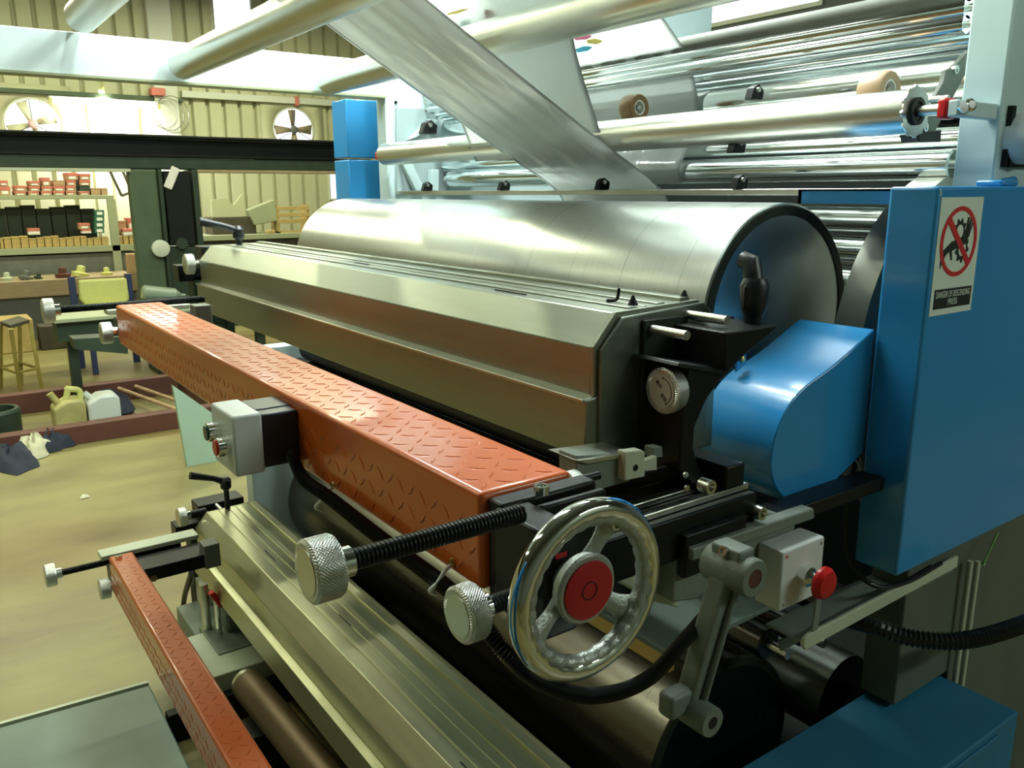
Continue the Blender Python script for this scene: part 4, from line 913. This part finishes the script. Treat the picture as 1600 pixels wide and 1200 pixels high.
# near end black bracket
t = thing('end_bracket', 'black steel bracket closing the near end of the upper red beam', 'bracket', (-.66, .5, 1.28))
build('end_plate', MB().box(-.70, -.672, .468, .60, 1.262, 1.380), m_black, t, .004)
build('body', MB().box(-.68, -.59, .462, .505, 1.262, 1.376), m_black, t, .004)
build('corner', MB().box(-.665, -.655, .505, .60, 1.30, 1.374), m_black, t, .003)
build('cap_screw', MB().lathe([(0, .005), (.004, .005)], (-.59, .468, 1.366), (1, 0, 0), 12), m_black, t)
build('red_tag', MB().box(-.5898, -.5888, .474, .488, 1.348, 1.353), m_redlbl, t)
# far brackets
for (dy, z_, wh, e) in ((0, 1.335, 'upper', .70), (-.1, .56, 'lower', .66)):
    t = thing('far_bracket', 'dark steel arm carrying the far end of the %s red beam' % wh, 'bracket', (-2.65, .6 + dy, z_ - .06))
    build('arm', MB().box(-2.72, -2.605, .47 + dy, e, z_ - .045, z_ + .0), m_black, t, .003)
    build('rail', MB().box(-2.80, -2.735, .46 + dy, e, z_ + .005, z_ + .02), m_ltsteel, t, .002)
    build('bolt', MB().lathe([(0, .012), (.016, .012)], (-2.605, .58 + dy, z_ - .03), (1, 0, 0), 6), m_bright, t)
    build('clamp_block', MB().box(-2.66, -2.60, e - .02, e + .03, z_ - .05, z_ + .03), m_grime, t, .003)

# ---- handwheel
WC = Vector((-.56, .4905, 1.323)); WR = .0815
t = thing('handwheel', 'chromed three-spoke handwheel with a red centre disc', 'handwheel', tuple(WC))
def rf(a, b):
    inner = math.cos(b) < -.2
    return 1 + (-.05 * (.5 + .5 * math.sin(a * 26)) if inner else 0)
build('rim', MB().torus(WC, (1, 0, 0), WR, .0118, 156, 20, rf), m_bright, t)
build('cast_inner', MB().torus(WC + Vector((.001, 0, 0)), (1, 0, 0), WR - .007, .0085, 156, 14, lambda a, b: 1 + .075 * math.sin(a * 26) * (1 if math.cos(b) < 0 else .2)), m_cast, t)
# protective blue film strip left on the rim's outside
for (a0, a1) in ((2.55, 3.75), (.8, 1.35)):
    v = []; f = []; n = 30
    for k in range(n + 1):
        a = a0 + (a1 - a0) * k / n; w_ = .0028 * math.sin(PI * k / n) + .0006
        for s in (-1, 1):
            b = .35 + s * w_ / .0121; v.append(WC + Vector((.0121 * math.sin(b), math.cos(a) * (WR + .0121 * math.cos(b)), math.sin(a) * (WR + .0121 * math.cos(b)))))
    for k in range(n): f.append((2 * k, 2 * k + 1, 2 * k + 3, 2 * k + 2))
    o_ = build('blue_film_strip', MB().add(v, f), m_bluep, t); o_.modifiers.new('s', 'SOLIDIFY').thickness = .0002
for a in (1.08, -.62, -2.62):
    d = Vector((0, math.cos(a), math.sin(a))); g = Vector((0, -math.sin(a), math.cos(a))); x = Vector((1, 0, 0)); c = WC + x * -.006
    v = []; f = []; n = 8; k2 = 10
    for i in range(n + 1):
        u = i / n; rr = .022 + (WR - .006 - .022) * u; w_ = .013 - .006 * math.sin(PI * min(1, u * 1.1)) + .004 * u; h_ = .006; xo = -.012 * (1 - u) + .002
        for j in range(k2):
            b = 2 * PI * j / k2; v.append(c + d * rr + g * w_ * math.cos(b) + x * (h_ * math.sin(b) + xo))
    for i in range(n):
        for j in range(k2): f.append((i * k2 + j, i * k2 + (j + 1) % k2, (i + 1) * k2 + (j + 1) % k2, (i + 1) * k2 + j))
    build('spoke', MB().add(v, f), m_cast, t)
d = Vector((0, math.cos(1.08), math.sin(1.08)))
build('handle_socket', MB().lathe([(0, .0075), (.009, .0075), (.0095, .0045), (.003, .0045)], WC + d * .070 + Vector((-.004, 0, 0)), (1, 0, 0), 24), m_steel, t)
build('hub', MB().lathe([(-.05, .014), (-.02, .022), (-.012, .034), (-.002, .0365), (.001, .034), (.001, .02)], WC, (1, 0, 0), 48), m_cast, t)
rd = build('red_disc', MB().lathe([(0, .0300), (.0018, .0300), (.0022, .0290)], WC + Vector((.001, 0, 0)), (1, 0, 0), 48), m_redlbl, t)
build('centre_mark', MB().torus(WC + Vector((.0034, 0, 0)), (1, 0, 0), .009, .0006, 40, 6), m_stblk, rd)
build('axle', MB().cyl(WC + Vector((-.005, 0, 0)), WC + Vector((-.09, 0, 0)), .010, 20).lathe([(-.075, .022), (-.045, .022)], WC, (1, 0, 0), 32), m_steel, t)

# ---- push button box on the beam
Y0 = .459
t = thing('push_button_box', 'white and black box with green and red push buttons on the upper red beam', 'control box', (-1.24, .41, 1.33))
build('black_back', MB().box(-1.315, -1.245, .400, Y0, 1.283, 1.372), m_blackp, t, .003)
xa, xb = -1.325, -1.19
build('black_back', MB().box(-1.315, -1.215, .400, Y0 - .001, 1.285, 1.370), m_blackp, t, .003)
build('white_lid', MB().box(-1.32, -1.21, .355, .400, 1.280, 1.375), m_white, t, .004)
for x_, z_, mm, nm in ((-1.29, 1.335, m_green, 'green push button'), (-1.245, 1.322, m_red, 'red push button')):
    b_o = build('push_button', MB().lathe([(0, .0155), (-.016, .015), (-.017, .012)], (x_, .355, z_), (0, 1, 0), 28), m_bright, t); b_o['label'] = nm
    build('button_cap', MB().lathe([(-.0172, .0125), (-.0195, .0118), (-.020, .007)], (x_, .355, z_), (0, 1, 0), 28), mm, b_o)
# ---- corrugated conduit from box along the beam
def conduit(name, pts, r, label, ring=.004, cat='conduit', group=None, amp=.3):
    P = spline(pts, 14); L_ = [0]
    for a, b in zip(P, P[1:]): L_.append(L_[-1] + (b - a).length)
    n = int(L_[-1] / ring) * 2; Q = []; R_ = []; j = 0
    for k in range(n + 1):
        s = L_[-1] * k / n
        while j < len(L_) - 2 and L_[j + 1] < s: j += 1
        u = (s - L_[j]) / max(1e-9, L_[j + 1] - L_[j]); Q.append(P[j].lerp(P[j + 1], u)); R_.append(r * (1 if k % 2 else 1 - amp))
    return tag(build(name, MB().tube(Q, R_, 12), m_rubber, ang=.35), label, cat, group)
def W(px, py, Y): x, z = AY(Y, px, py); return (x, Y, z)
conduit('flexible_conduit', [W(436, 688, .445), W(456, 712, .443), W(474, 748, .442), W(515, 778, .442), W(600, 845, .442), W(690, 912, .442), W(745, 965, .447), W(790, 1020, .455), W(850, 1068, .50), W(930, 1087, .58), W(1010, 1062, .68), W(1070, 1000, .78), W(1112, 950, .88)], .0100, 'black corrugated conduit running from the push button box under the beam and below the handwheel')
for px, py in ((516, 775), (700, 900)):
    c = W(px, py, .452)
    t = thing('cable_clip', 'pale metal clip holding the conduit, %s' % ('the one near the button box' if px < 600 else 'the one above the short knob'), 'clip', c, 'cable clips on the beam')
    build('strap', MB().tube(spline([(c[0], .456, c[2] + .012), (c[0] + .003, .447, c[2] + .010), (c[0] + .004, .436, c[2] - .002), (c[0] - .004, .430, c[2] - .014), (c[0] - .006, .440, c[2] - .022)], 5), .0026, 8), m_white, t)
    build('screw', MB().lathe([(0, .005), (.004, .004)], (c[0], .4585, c[2] + .016), (0, -1, 0), 14), m_brass, t)

# ---- gear cover (blue)
GX = -.853
prof_px = [(1367, 514), (1335, 543), (1300, 574), (1262, 600), (1238, 625), (1221, 655), (1209, 690), (1204, 725), (1207, 750), (1216, 770), (1232, 785), (1250, 791), (1274, 782), (1307, 750), (1349, 708), (1352, 600)]
gp = [AX(GX, *p) for p in prof_px]
t = thing('gear_cover', 'glossy blue rounded gear cover between carriage and cabinet', 'cover', (GX, 1.3, 1.3))
gp2 = gp[:]; ext = AX(GX, 1440, 470)
gp2 = [(1.56, 1.475), (1.50, 1.471)] + gp[:-2] + [(1.50, 1.10), (1.56, 1.09)]
gp2 = gp[:-1]
def smoothpoly(P, it=2):
    for _ in range(it):
        Q = [P[0]]
        for a, b in zip(P, P[1:]): Q += [(a[0] * .75 + b[0] * .25, a[1] * .75 + b[1] * .25), (a[0] * .25 + b[0] * .75, a[1] * .25 + b[1] * .75)]
        P = Q + [P[-1]]
    return P
gp3 = smoothpoly(gp2, 2)
build('shell', MB().prism(gp3, 'x', GX - .165, GX), m_blue, t, .003, ang=.5)
p = AX(GX - .14, 1157, 560)
er = build('mounting_ear', MB().prism([(p[0] - .013, p[1] - .025), (p[0] + .015, p[1] - .012), (p[0] + .012, p[1] + .016), (p[0] - .002, p[1] + .018), (p[0] - .014, p[1] + .005)], 'x', GX - .142, GX - .137), m_blue, t, .002)
build('screw', MB().lathe([(0, .0065), (.004, .006), (.006, .002)], (GX - .137, p[0], p[1] - .001), (1, 0, 0), 16), m_brass, er)
# ---- blue cabinet
CX0, CX1, CY0 = -.853, -.762, 1.45
t = thing('blue_cabinet', 'tall flat blue enamelled cabinet hanging at the right with a warning sign', 'cabinet', (-.8, 2, 1.0))
zt0 = 1.706
def quadprism(mb, P, n, th):
    n = Vector(n) * th; P = [Vector(p) for p in P]; return mb.add(P + [p + n for p in P], [tuple(range(len(P)))[::-1], tuple(range(len(P), 2 * len(P)))] + [(i, (i + 1) % len(P), len(P) + (i + 1) % len(P), len(P) + i) for i in range(len(P))])
zb1 = AX(CX1, 1395, 905)[1]
build('body', MB().prism([(CX0, CY0), (CX1, CY0), (CX1, 2.35), (-.812, 2.35), (-.812, 1.745), (CX0, 1.745)], 'z', zb1, zt0), m_blue, t, .006, seg=3)
y_, z_ = AX(CX1, 1470, 300)
build('paint_chip', MB().prism([(y_ - .001, z_ - .006), (y_ + .002, z_ - .008), (y_ + .002, z_ + .001), (y_ - .002, z_ + .003)], 'x', CX1 - .0004, CX1 + .0006), m_sticker, t)
# top catch
ct = AX(-.80, 1560, 289)
build('catch', MB().box(-.83, -.78, ct[0] - .03, ct[0] + .04, zt0, zt0 + .012), m_blue, t, .004)
build('catch', MB().cyl((-.80, ct[0] + .02, zt0 + .008), (-.80, ct[0] + .06, zt0 + .012), .008, 12), m_blue, t)
# tray left of cabinet top
ta = AX(-.95, 1258, 288)
tag(build('drip_tray', MB().box(-1.08, -.856, 1.50, 1.74, 1.698, 1.702).box(-1.08, -1.072, 1.50, 1.74, 1.674, 1.702).box(-1.08, -.856, 1.50, 1.504, 1.674, 1.702), m_blue, None), 'shallow blue tray edge left of the blue cabinet top', 'tray')
# sign
sg = [AX(CX1 + .001, *p) for p in ((1470, 308), (1537, 308), (1517, 485), (1453, 494))]
sy0 = (sg[0][0] + sg[3][0]) / 2; sy1 = (sg[1][0] + sg[2][0]) / 2; sz1 = (sg[0][1] + sg[1][1]) / 2; sz0 = (sg[2][1] + sg[3][1]) / 2
sn = build('warning_sign', MB().box(CX1 + .0002, CX1 + .001, sy0, sy1, sz0, sz1), m_sticker, t, smooth=False); sn['label'] = 'white warning sticker with a red prohibition ring'
sw, sh = sy1 - sy0, sz1 - sz0; xs_ = CX1 + .001
def SP(u, v): return (sy0 + u * sw, sz1 - v * sh)     # u across, v down
cu, cv = .5, .36; Ru = .435; Rv = .335 / 1.0
ryy, rzz = Ru * sw, Ru * sw
rzz = .30 * sh; ryy = .43 * sw
cc = SP(.5, .375); n = 64; v = []; f = []
for k in range(n):
    a = 2 * PI * k / n
    for s in (1, .84): v.append((xs_ + .0008, cc[0] + ryy * s * math.cos(a), cc[1] + rzz * (s if s == 1 else .87) * math.sin(a)))
for k in range(n): f.append((2 * k, 2 * k + 1, (2 * k + 3) % (2 * n), (2 * k + 2) % (2 * n)))
rg = build('prohibition_ring', MB().add(v, f), m_stred, sn, smooth=False); rg.modifiers.new('s', 'SOLIDIFY').thickness = .0004
def flat(name, P, m, lift):
    return build(name, MB().prism([SP(*p) for p in P], 'x', xs_, xs_ + lift), m, sn, smooth=False)
flat('prohibition_bar', [(.20, .21), (.27, .17), (.80, .54), (.74, .585)], m_stred, .0010)
def gear(c_, r_g, nt_):
    P = []
    for k in range(nt_ * 4):
        a = 2 * PI * k / (nt_ * 4); rr = 1.0 if k % 4 in (0, 1) else .78
        P.append((c_[0] + r_g * rr * math.cos(a) * .95, c_[1] + r_g * rr * math.sin(a) * sw / sh))
    hole = [(c_[0] + r_g * .52 * math.cos(2 * PI * k / 24) * .95, c_[1] + r_g * .52 * math.sin(2 * PI * k / 24) * sw / sh) for k in range(24)]
    flat('gear_symbol', P, m_stblk, .0005); flat('gear_hole', hole, m_sticker, .00065)
gear((.50, .29), .16, 9); gear((.60, .44), .17, 9)
flat('hand_symbol', [(.12, .60), (.12, .46), (.34, .37), (.50, .36), (.62, .34), (.66, .17), (.70, .17), (.69, .26), (.735, .16), (.765, .165), (.73, .28), (.79, .19), (.81, .20), (.74, .33), (.66, .40), (.50, .43), (.36, .45), (.39, .53), (.36, .53), (.30, .455), (.22, .49)], m_stblk, .0007)
bn = flat('caption_band', [(.07, .775), (.95, .775), (.95, .945), (.07, .945)], m_stblk, .0005)
text('DANGER OF DESCENDING', m_sticker, bn, (xs_ + .0007, *SP(.51, .825)), (0, 1, 0), (0, 0, 1), .0165, w=sw * .80)
text('PRESS', m_sticker, bn, (xs_ + .0007, *SP(.51, .895)), (0, 1, 0), (0, 0, 1), .0165, w=sw * .22)
# ---- small blue cabinet far
t = thing('blue_cabinet', 'small blue two-door cabinet beyond the far end of the big cylinder', 'cabinet', (-3.5, 1.7, 1.6))
build('door', MB().box(-3.60, -3.45, 1.602, 1.775, 1.846, 2.09), m_blue, t, .005)
build('door', MB().box(-3.60, -3.45, 1.602, 1.775, 1.60, 1.838), m_blue, t, .005)
build('hinge_plate', MB().box(-3.46, -3.275, 1.765, 1.775, 1.6, 2.07), m_grime, t)

# ---- black cross slide below the trough with rails
t = thing('cross_slide', 'black cross slide with bright linear rails behind the handwheel', 'slide', (-.85, 1.0, 1.2))
build('base_beam', MB().box(-.93, -.80, .62, 1.06, 1.155, 1.225).box(-.85, -.80, 1.06, 1.44, 1.145, 1.172), m_black, t, .003)
for x_ in (-.825, -.865): build('rail', MB().box(x_ - .008, x_ + .008, .70, 1.06, 1.225, 1.236), m_steel, t, .002)
build('leadscrew', MB().lathe(sum([[(k * .0042, .0105), (k * .0042 + .0021, .013)] for k in range(100)], []), (-.885, .62, 1.262), (0, 1, 0), 20), m_black, t)
build('bearing_block', MB().box(-.93, -.815, 1.00, 1.045, 1.236, 1.275), m_black, t, .003)
build('end_block', MB().box(-.80, -.785, .88, 1.02, 1.13, 1.20), m_black, t, .003)
for (px, py) in ((1112, 762), (1192, 803)):
    p = AX(-.78, px, py); build('bolt', MB().lathe([(0, .011), (.02, .011), (.02, .006), (.012, .006)], (-.80, p[0], p[1]), (1, 0, 0), 24), m_steel, t)
for (px, py) in ((1070, 742), (1072, 762)):
    p = AX(-.815, px, py); build('screw', MB().lathe([(0, .005), (.003, .005)], (-.815, p[0], p[1]), (1, 0, 0), 14), m_steel, t)
# stop plates
t = thing('stop_bracket', 'grey machined stop plates between the ink trough and the cross slide', 'bracket', (-.85, .9, 1.3))
build('channel', MB().prism([AX(-.86, *p) for p in ((900, 712), (985, 708), (985, 752), (902, 775))], 'x', -.90, -.86), m_castp, t, .002)
build('channel_lip', MB().prism([AX(-.86, *p) for p in ((896, 718), (918, 715), (985, 705), (985, 712), (915, 724))], 'x', -.92, -.855), m_steel, t, .001)
sp = build('stop_plate', MB().prism([AX(-.845, *p) for p in ((977, 706), (1002, 703), (1008, 706), (1008, 745), (976, 752))], 'x', -.862, -.845), m_ltsteel, t, .002)
p = AX(-.845, 993, 731); build('hole', MB().cyl((-.8452, p[0], p[1]), (-.8445, p[0], p[1]), .005, 20), m_black, sp)
build('block', MB().prism([AX(-.86, *p) for p in ((1021, 700), (1035, 698), (1036, 714), (1021, 716))], 'x', -.88, -.86), m_castp, t, .001)
build('link', MB().prism([AX(-.85, *p) for p in ((1006, 722), (1028, 713), (1028, 735), (1006, 737))], 'x', -.862, -.852), m_ltsteel, t, .001)

# lower support casting
t = thing('support_casting', 'grey-green support plate under the black cross slide', 'casting', (-.76, .9, 1.1))
build('plate', MB().prism([AX(-.78, *p) for p in ((1071, 855), (1200, 805), (1262, 812), (1235, 940), (1130, 925), (1105, 945), (1066, 950))], 'x', -.86, -.80), m_castp, t, .004)
build('rear_plate', MB().prism([AX(-.83, *p) for p in ((980, 880), (1070, 850), (1070, 955), (1030, 945), (975, 915))], 'x', -.90, -.84), m_ltsteel, t, .004)
build('rib', MB().prism([AX(-.79, *p) for p in ((1071, 853), (1260, 790), (1262, 806), (1071, 872))], 'x', -.80, -.775), m_castp, t, .003)

# cast arm
def YZs(px, py, X): return AX(X, px, py)
h1 = AX(-.64, 1180, 905); h2 = AX(-.64, 1114, 1130)
t = thing('cast_lever_arm', 'grey cast metal arm with split clamp hubs hanging in front of the lower cylinder', 'arm', (-.66, h1[0], h1[1]))
build('upper_hub', MB().lathe([(0, .026), (.002, .027), (.072, .027), (.075, .025), (.075, .0135), (.04, .0135)], (-.715, h1[0], h1[1]), (1, 0, 0), 48), m_castp, t)
build('bore', MB().cyl((-.6422, h1[0], h1[1]), (-.6410, h1[0], h1[1]), .0133, 32), m_rust, t)
build('lower_hub', MB().lathe([(0, .020), (.002, .021), (.062, .021), (.064, .020), (.064, .009), (.04, .009)], (-.704, h2[0], h2[1]), (1, 0, 0), 48), m_castp, t)
build('bore', MB().cyl((-.6412, h2[0], h2[1]), (-.6400, h2[0], h2[1]), .0088, 32), m_black, t)
d = Vector((0, h2[0] - h1[0], h2[1] - h1[1])); sd_ = Vector((0, d.z, -d.y)).normalized(); A = Vector((0, h1[0], h1[1])); B = Vector((0, h2[0], h2[1]))
P4 = [A + sd_ * .021, A - sd_ * .021, B - sd_ * .017, B + sd_ * .017]
build('arm', MB().prism([(p.y, p.z) for p in P4], 'x', -.700, -.668), m_castp, t, .006, seg=3)
build('arm_rib', MB().prism([(p.y, p.z) for p in [A + sd_ * .003, A - sd_ * .003, B - sd_ * .003, B + sd_ * .003]], 'x', -.668, -.658), m_castp, t, .003)
build('clamp_lug', MB().box(-.705, -.655, h1[0] - .016, h1[0] + .016, h1[1] + .018, h1[1] + .036), m_castp, t, .004)
build('lug_bolt', MB().lathe([(0, .007), (.005, .007), (.005, .004), (.002, .004)], (-.68, h1[0] - .016, h1[1] + .030), (0, -1, .3), 20), m_steel, t)
build('side_lug', MB().box(-.700, -.672, h2[0] - .045, h2[0], h2[1] + .0, h2[1] + .035), m_castp, t, .006)

# e-stop box
ef = [AX(-.75, *p) for p in ((1223, 865), (1286, 838), (1285, 930), (1218, 952))]
ey0 = (ef[0][0] + ef[3][0]) / 2; ey1 = (ef[1][0] + ef[2][0]) / 2; ez1 = (ef[0][1] + ef[1][1]) / 2; ez0 = (ef[2][1] + ef[3][1]) / 2
t = thing('emergency_stop_box', 'white control box with a red mushroom emergency stop button below the gear cover', 'control box', (-.78, (ey0 + ey1) / 2, ez0))
build('white_lid', MB().box(-.80, -.75, ey0, ey1, ez0, ez1), m_white, t, .004, seg=3)
build('black_back', MB().box(-.86, -.80, ey0 + .003, ey1 - .003, ez0 + .003, ez1 - .002), m_blackp, t, .004)
for u in (0, 1):
    for v_ in (0, 1): build('lid_screw', MB().lathe([(0, .0032), (.0008, .003)], (-.75, ey0 + .010 + u * (ey1 - ey0 - .020), ez0 + .010 + v_ * (ez1 - ez0 - .020)), (1, 0, 0), 14), m_steel, t)
ec = ((ey0 + ey1) / 2 + .002, (ez0 + ez1) / 2 - .002)
build('button_collar', MB().lathe([(0, .018), (.014, .017), (.018, .013), (.034, .010)], (-.75, ec[0], ec[1]), (1, 0, 0), 36), m_bright, t)
build('mushroom_button', MB().lathe([(.030, .014), (.034, .027), (.040, .0275), (.048, .022), (.052, .010)], (-.75, ec[0], ec[1]), (1, 0, 0), 40), m_red, t)

# flat bars and tray by the cabinet foot
t = thing('slotted_bar', 'pale grey flat steel bar with rounded end under the blue cabinet', 'bar', (-.8, 1.45, .9))
y0, z0_ = AX(-.80, 1262, 1003); y1, z1_ = AX(-.80, 1475, 888)
build('bar', MB().prism([(y0 - .012, z0_ - .004), (y0 - .004, z0_ - .016), (y1 + .06, z1_ - .014), (y1 + .06, z1_ + .012), (y0 + .006, z0_ + .014), (y0 - .008, z0_ + .008)], 'x', -.808, -.80), m_ltsteel, t, .002)
build('web_plate', MB().box(-.90, -.808, y0 + .01, y1 + .06, z0_ - .016, z0_ - .011), m_castp, t, .001)
p = AX(-.80, 1280, 930); build('upright_strip', MB().bar((-.803, AX(-.80, 1274, 990)[0], AX(-.80, 1274, 990)[1]), (-.803, p[0] + .004, p[1]), .016, .004, (1, 0, 0)), m_castp, t)
t = thing('drip_plate', 'dark grey angled drip plate behind the emergency stop box', 'plate', (-.95, 1.3, .9))
build('plate', MB().prism([(.98, .905), (1.42, .915), (1.44, .925), (.98, .915)], 'x', -1.10, -.90), m_plat, t, .001)
build('front_lip', MB().prism([AX(-.90, *p) for p in ((1215, 1000), (1372, 925), (1372, 935), (1218, 1016))], 'x', -.90, -.895), m_castp, t, .001)
# brass strip
build('brass_strip', MB().box(-1.3, -.905, .985, 1.0, .872, .905), m_brass, t, .002)

# lower region rollers behind arm
roller('inking_roller', 'dark polished roller running behind the cast arm above the lower cylinder', 1.40, .74, .035, m_dkroll, -3.1, -1.0, 'lower unit rollers')
roller('inking_roller', 'second dark polished roller next to the lower blue cover', 1.53, .72, .03, m_dkroll, -3.1, -1.0, 'lower unit rollers')
roller('inking_roller', 'third dark roller by the frame wall above the lower blue cover', 1.64, .75, .028, m_dkroll, -3.1, -1.0, 'lower unit rollers')
t = thing('anilox_cylinder', 'smaller dark cylinder end between the lower big cylinder and the lower blue cover', 'cylinder', (-2, 1.66, .5))
build('shell', MB().lathe([(0, .105), (2.1, .105)], (-3.1, 1.715, .49), (1, 0, 0), 64), m_drum, t)
build('end_face', MB().lathe([(0, .104), (.004, .10), (.004, .03), (.02, .03)], (-1.0, 1.715, .49), (1, 0, 0), 64), m_blackbeam, t)
# front rail bars under upper unit (horizontal black bar across beneath trough)
tag(build('tie_bar', MB().box(-3.2, -.95, 1.16, 1.24, .97, 1.045), m_blackbeam, bevel=.004), 'black tie bar crossing below the upper ink trough', 'bar')
roller('inking_roller', 'dark roller in the gap under the upper ink trough', 1.24, 1.10, .05, m_black, -3.1, -1.0, 'lower unit rollers')

# lower gear cover
t = thing('lower_gear_cover', 'dark blue box-shaped gear cover at the bottom right', 'cover', (-.77, 1.4, 0))
cb = [AZ(.6, 1420, 1040), AZ(.6, 1592, 1110), AZ(.6, 1480, 1200)]
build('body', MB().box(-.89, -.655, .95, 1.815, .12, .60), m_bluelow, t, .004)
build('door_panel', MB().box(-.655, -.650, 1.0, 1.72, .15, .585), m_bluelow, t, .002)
p = AZ(.6, 1400, 1065)
lt = build('latch', MB().obox((p[0] + .0, p[1] - .01, .612), (.035, .06, .01), Matrix.Rotation(.0, 3, 'Z')), m_bluelow, t, .003)
build('latch_pin', MB().cyl((p[0] - .03, p[1] + .03, .60), (p[0] - .03, p[1] + .03, .635), .006, 12), m_bluelow, t)
# cabinet under: foot
# cables at right
def W3(px, py, X): a = AX(X, px, py); return (X, a[0], a[1])
conduit('flexible_conduit', [W3(1318, 966, -.86), W3(1370, 980, -.78), W3(1430, 998, -.72), W3(1510, 1000, -.66), W3(1600, 975, -.62), W3(1680, 940, -.6)], .0175, 'thick black corrugated conduit sagging under the blue cabinet', .009, amp=.2)
tag(build('loop_cable', MB().tube(spline([W3(1338, 715, -.87), W3(1325, 780, -.87), W3(1322, 850, -.87), W3(1340, 895, -.84), W3(1375, 917, -.81), W3(1420, 908, -.80), W3(1470, 880, -.80)], 8), .005, 10), m_rubber), 'thin black cable looping around the lower corner of the blue cabinet', 'cable')
tag(build('earth_wire', MB().tube(spline([W3(1334, 715, -.86), W3(1342, 728, -.86), W3(1347, 745, -.87)], 5), .0015, 6), m_sticker), 'short pale wire between gear cover and cabinet', 'wire')
t = thing('long_bolt', 'bright green threaded bolt hanging below the blue cabinet', 'bolt', W3(1560, 832, -.78))
a_, b_ = W3(1559, 832, -.78), W3(1537, 880, -.78)
build('rod', MB().cyl(a_, b_, .0022, 12), mat('green_zinc', (.35, .7, .25), .25, .8), t)  # green is the bolt's base colour
build('head', MB().lathe([(0, .005), (.005, .005)], b_, Vector(b_) - Vector(a_), 6), MATS['green_zinc'], t)
# lower-left frame: feet, bars, valve etc.
t = thing('base_rail', 'pale steel base rail of the machine crossing under the lower red beam', 'rail', (-2.4, .6, .1))
a_ = AX(-2.55, 335, 1055); b_ = AX(-2.55, 415, 1030)
build('rail', MB().box(-2.85, -2.55, .50, 1.3, .10, .16).box(-2.56, -2.54, .50, 1.3, .02, .16), m_ltsteel, t, .004)
build('web', MB().box(-2.54, -2.50, .46, 1.3, .0, .10), m_blackbeam, t, .003)
t = thing('side_plinth', 'long grey plinth of the machine standing on the floor beneath the far ink trough', 'plinth', (-3.2, .9, 0))
build('plinth', MB().box(-3.19, -2.9, .66, 1.6, 0, .12), m_castp, t, .006)
build('upright', MB().box(-3.19, -3.12, .74, .84, .12, .22), m_ltsteel, t, .004)
t = thing('air_valve', 'grey air pump and pressure valve with a red lever under the lower ink trough', 'valve', (-2.85, .85, .12))
build('body', MB().box(-2.90, -2.78, .74, .92, .16, .235), m_castp, t, .01)
build('pump', MB().cyl((-2.88, .97, .185), (-2.66, .97, .185), .06, 24), m_black, t)
build('gauge', MB().cyl((-2.86, .69, .12), (-2.86, .69, .34), .016, 16), m_steel, t)
build('red_lever', MB().obox((-2.80, .715, .30), (.03, .02, .07), Matrix.Rotation(.5, 3, 'X')), m_red, t, .004)
build('fitting', MB().cyl((-2.80, .715, .16), (-2.80, .715, .30), .01, 10), m_bright, t)
build('foot', MB().box(-2.90, -2.66, .67, 1.05, .12, .165), m_castp, t, .004)
conduit('hose', [W(299, 895, .72), W(288, 935, .72), W(287, 975, .72), W(300, 1003, .74), W(330, 1018, .78), W(370, 1022, .84), W(410, 1018, .9)], .011, 'black rubber hose looping down from the lower trough to the base rail', .02, 'hose', amp=.02)
t = thing('loose_roller', 'brown steel tube roller with a bright end lying under the lower trough', 'roller', (-2.2, .62, .2))
ra = Vector((*AZ(.20, 388, 1070), .20)); rb = Vector((ra.x + 1.3, ra.y + .06, .19))
build('tube', MB().cyl(ra, rb, .05, 32), mat('brown_steel', (.16, .11, .055), .45, .5, .1, 8), t)
build('end_cap', MB().lathe([(0, .05), (-.02, .046), (-.025, .02)], ra, rb - ra, 32), m_steel, t)
build('cradle', MB().box(rb.x - .3, rb.x - .2, rb.y - .08, rb.y + .1, 0, .145), m_blackbeam, t)
build('cradle', MB().box(ra.x + .1, ra.x + .2, ra.y - .08, ra.y + .08, 0, .15), m_blackbeam, t)
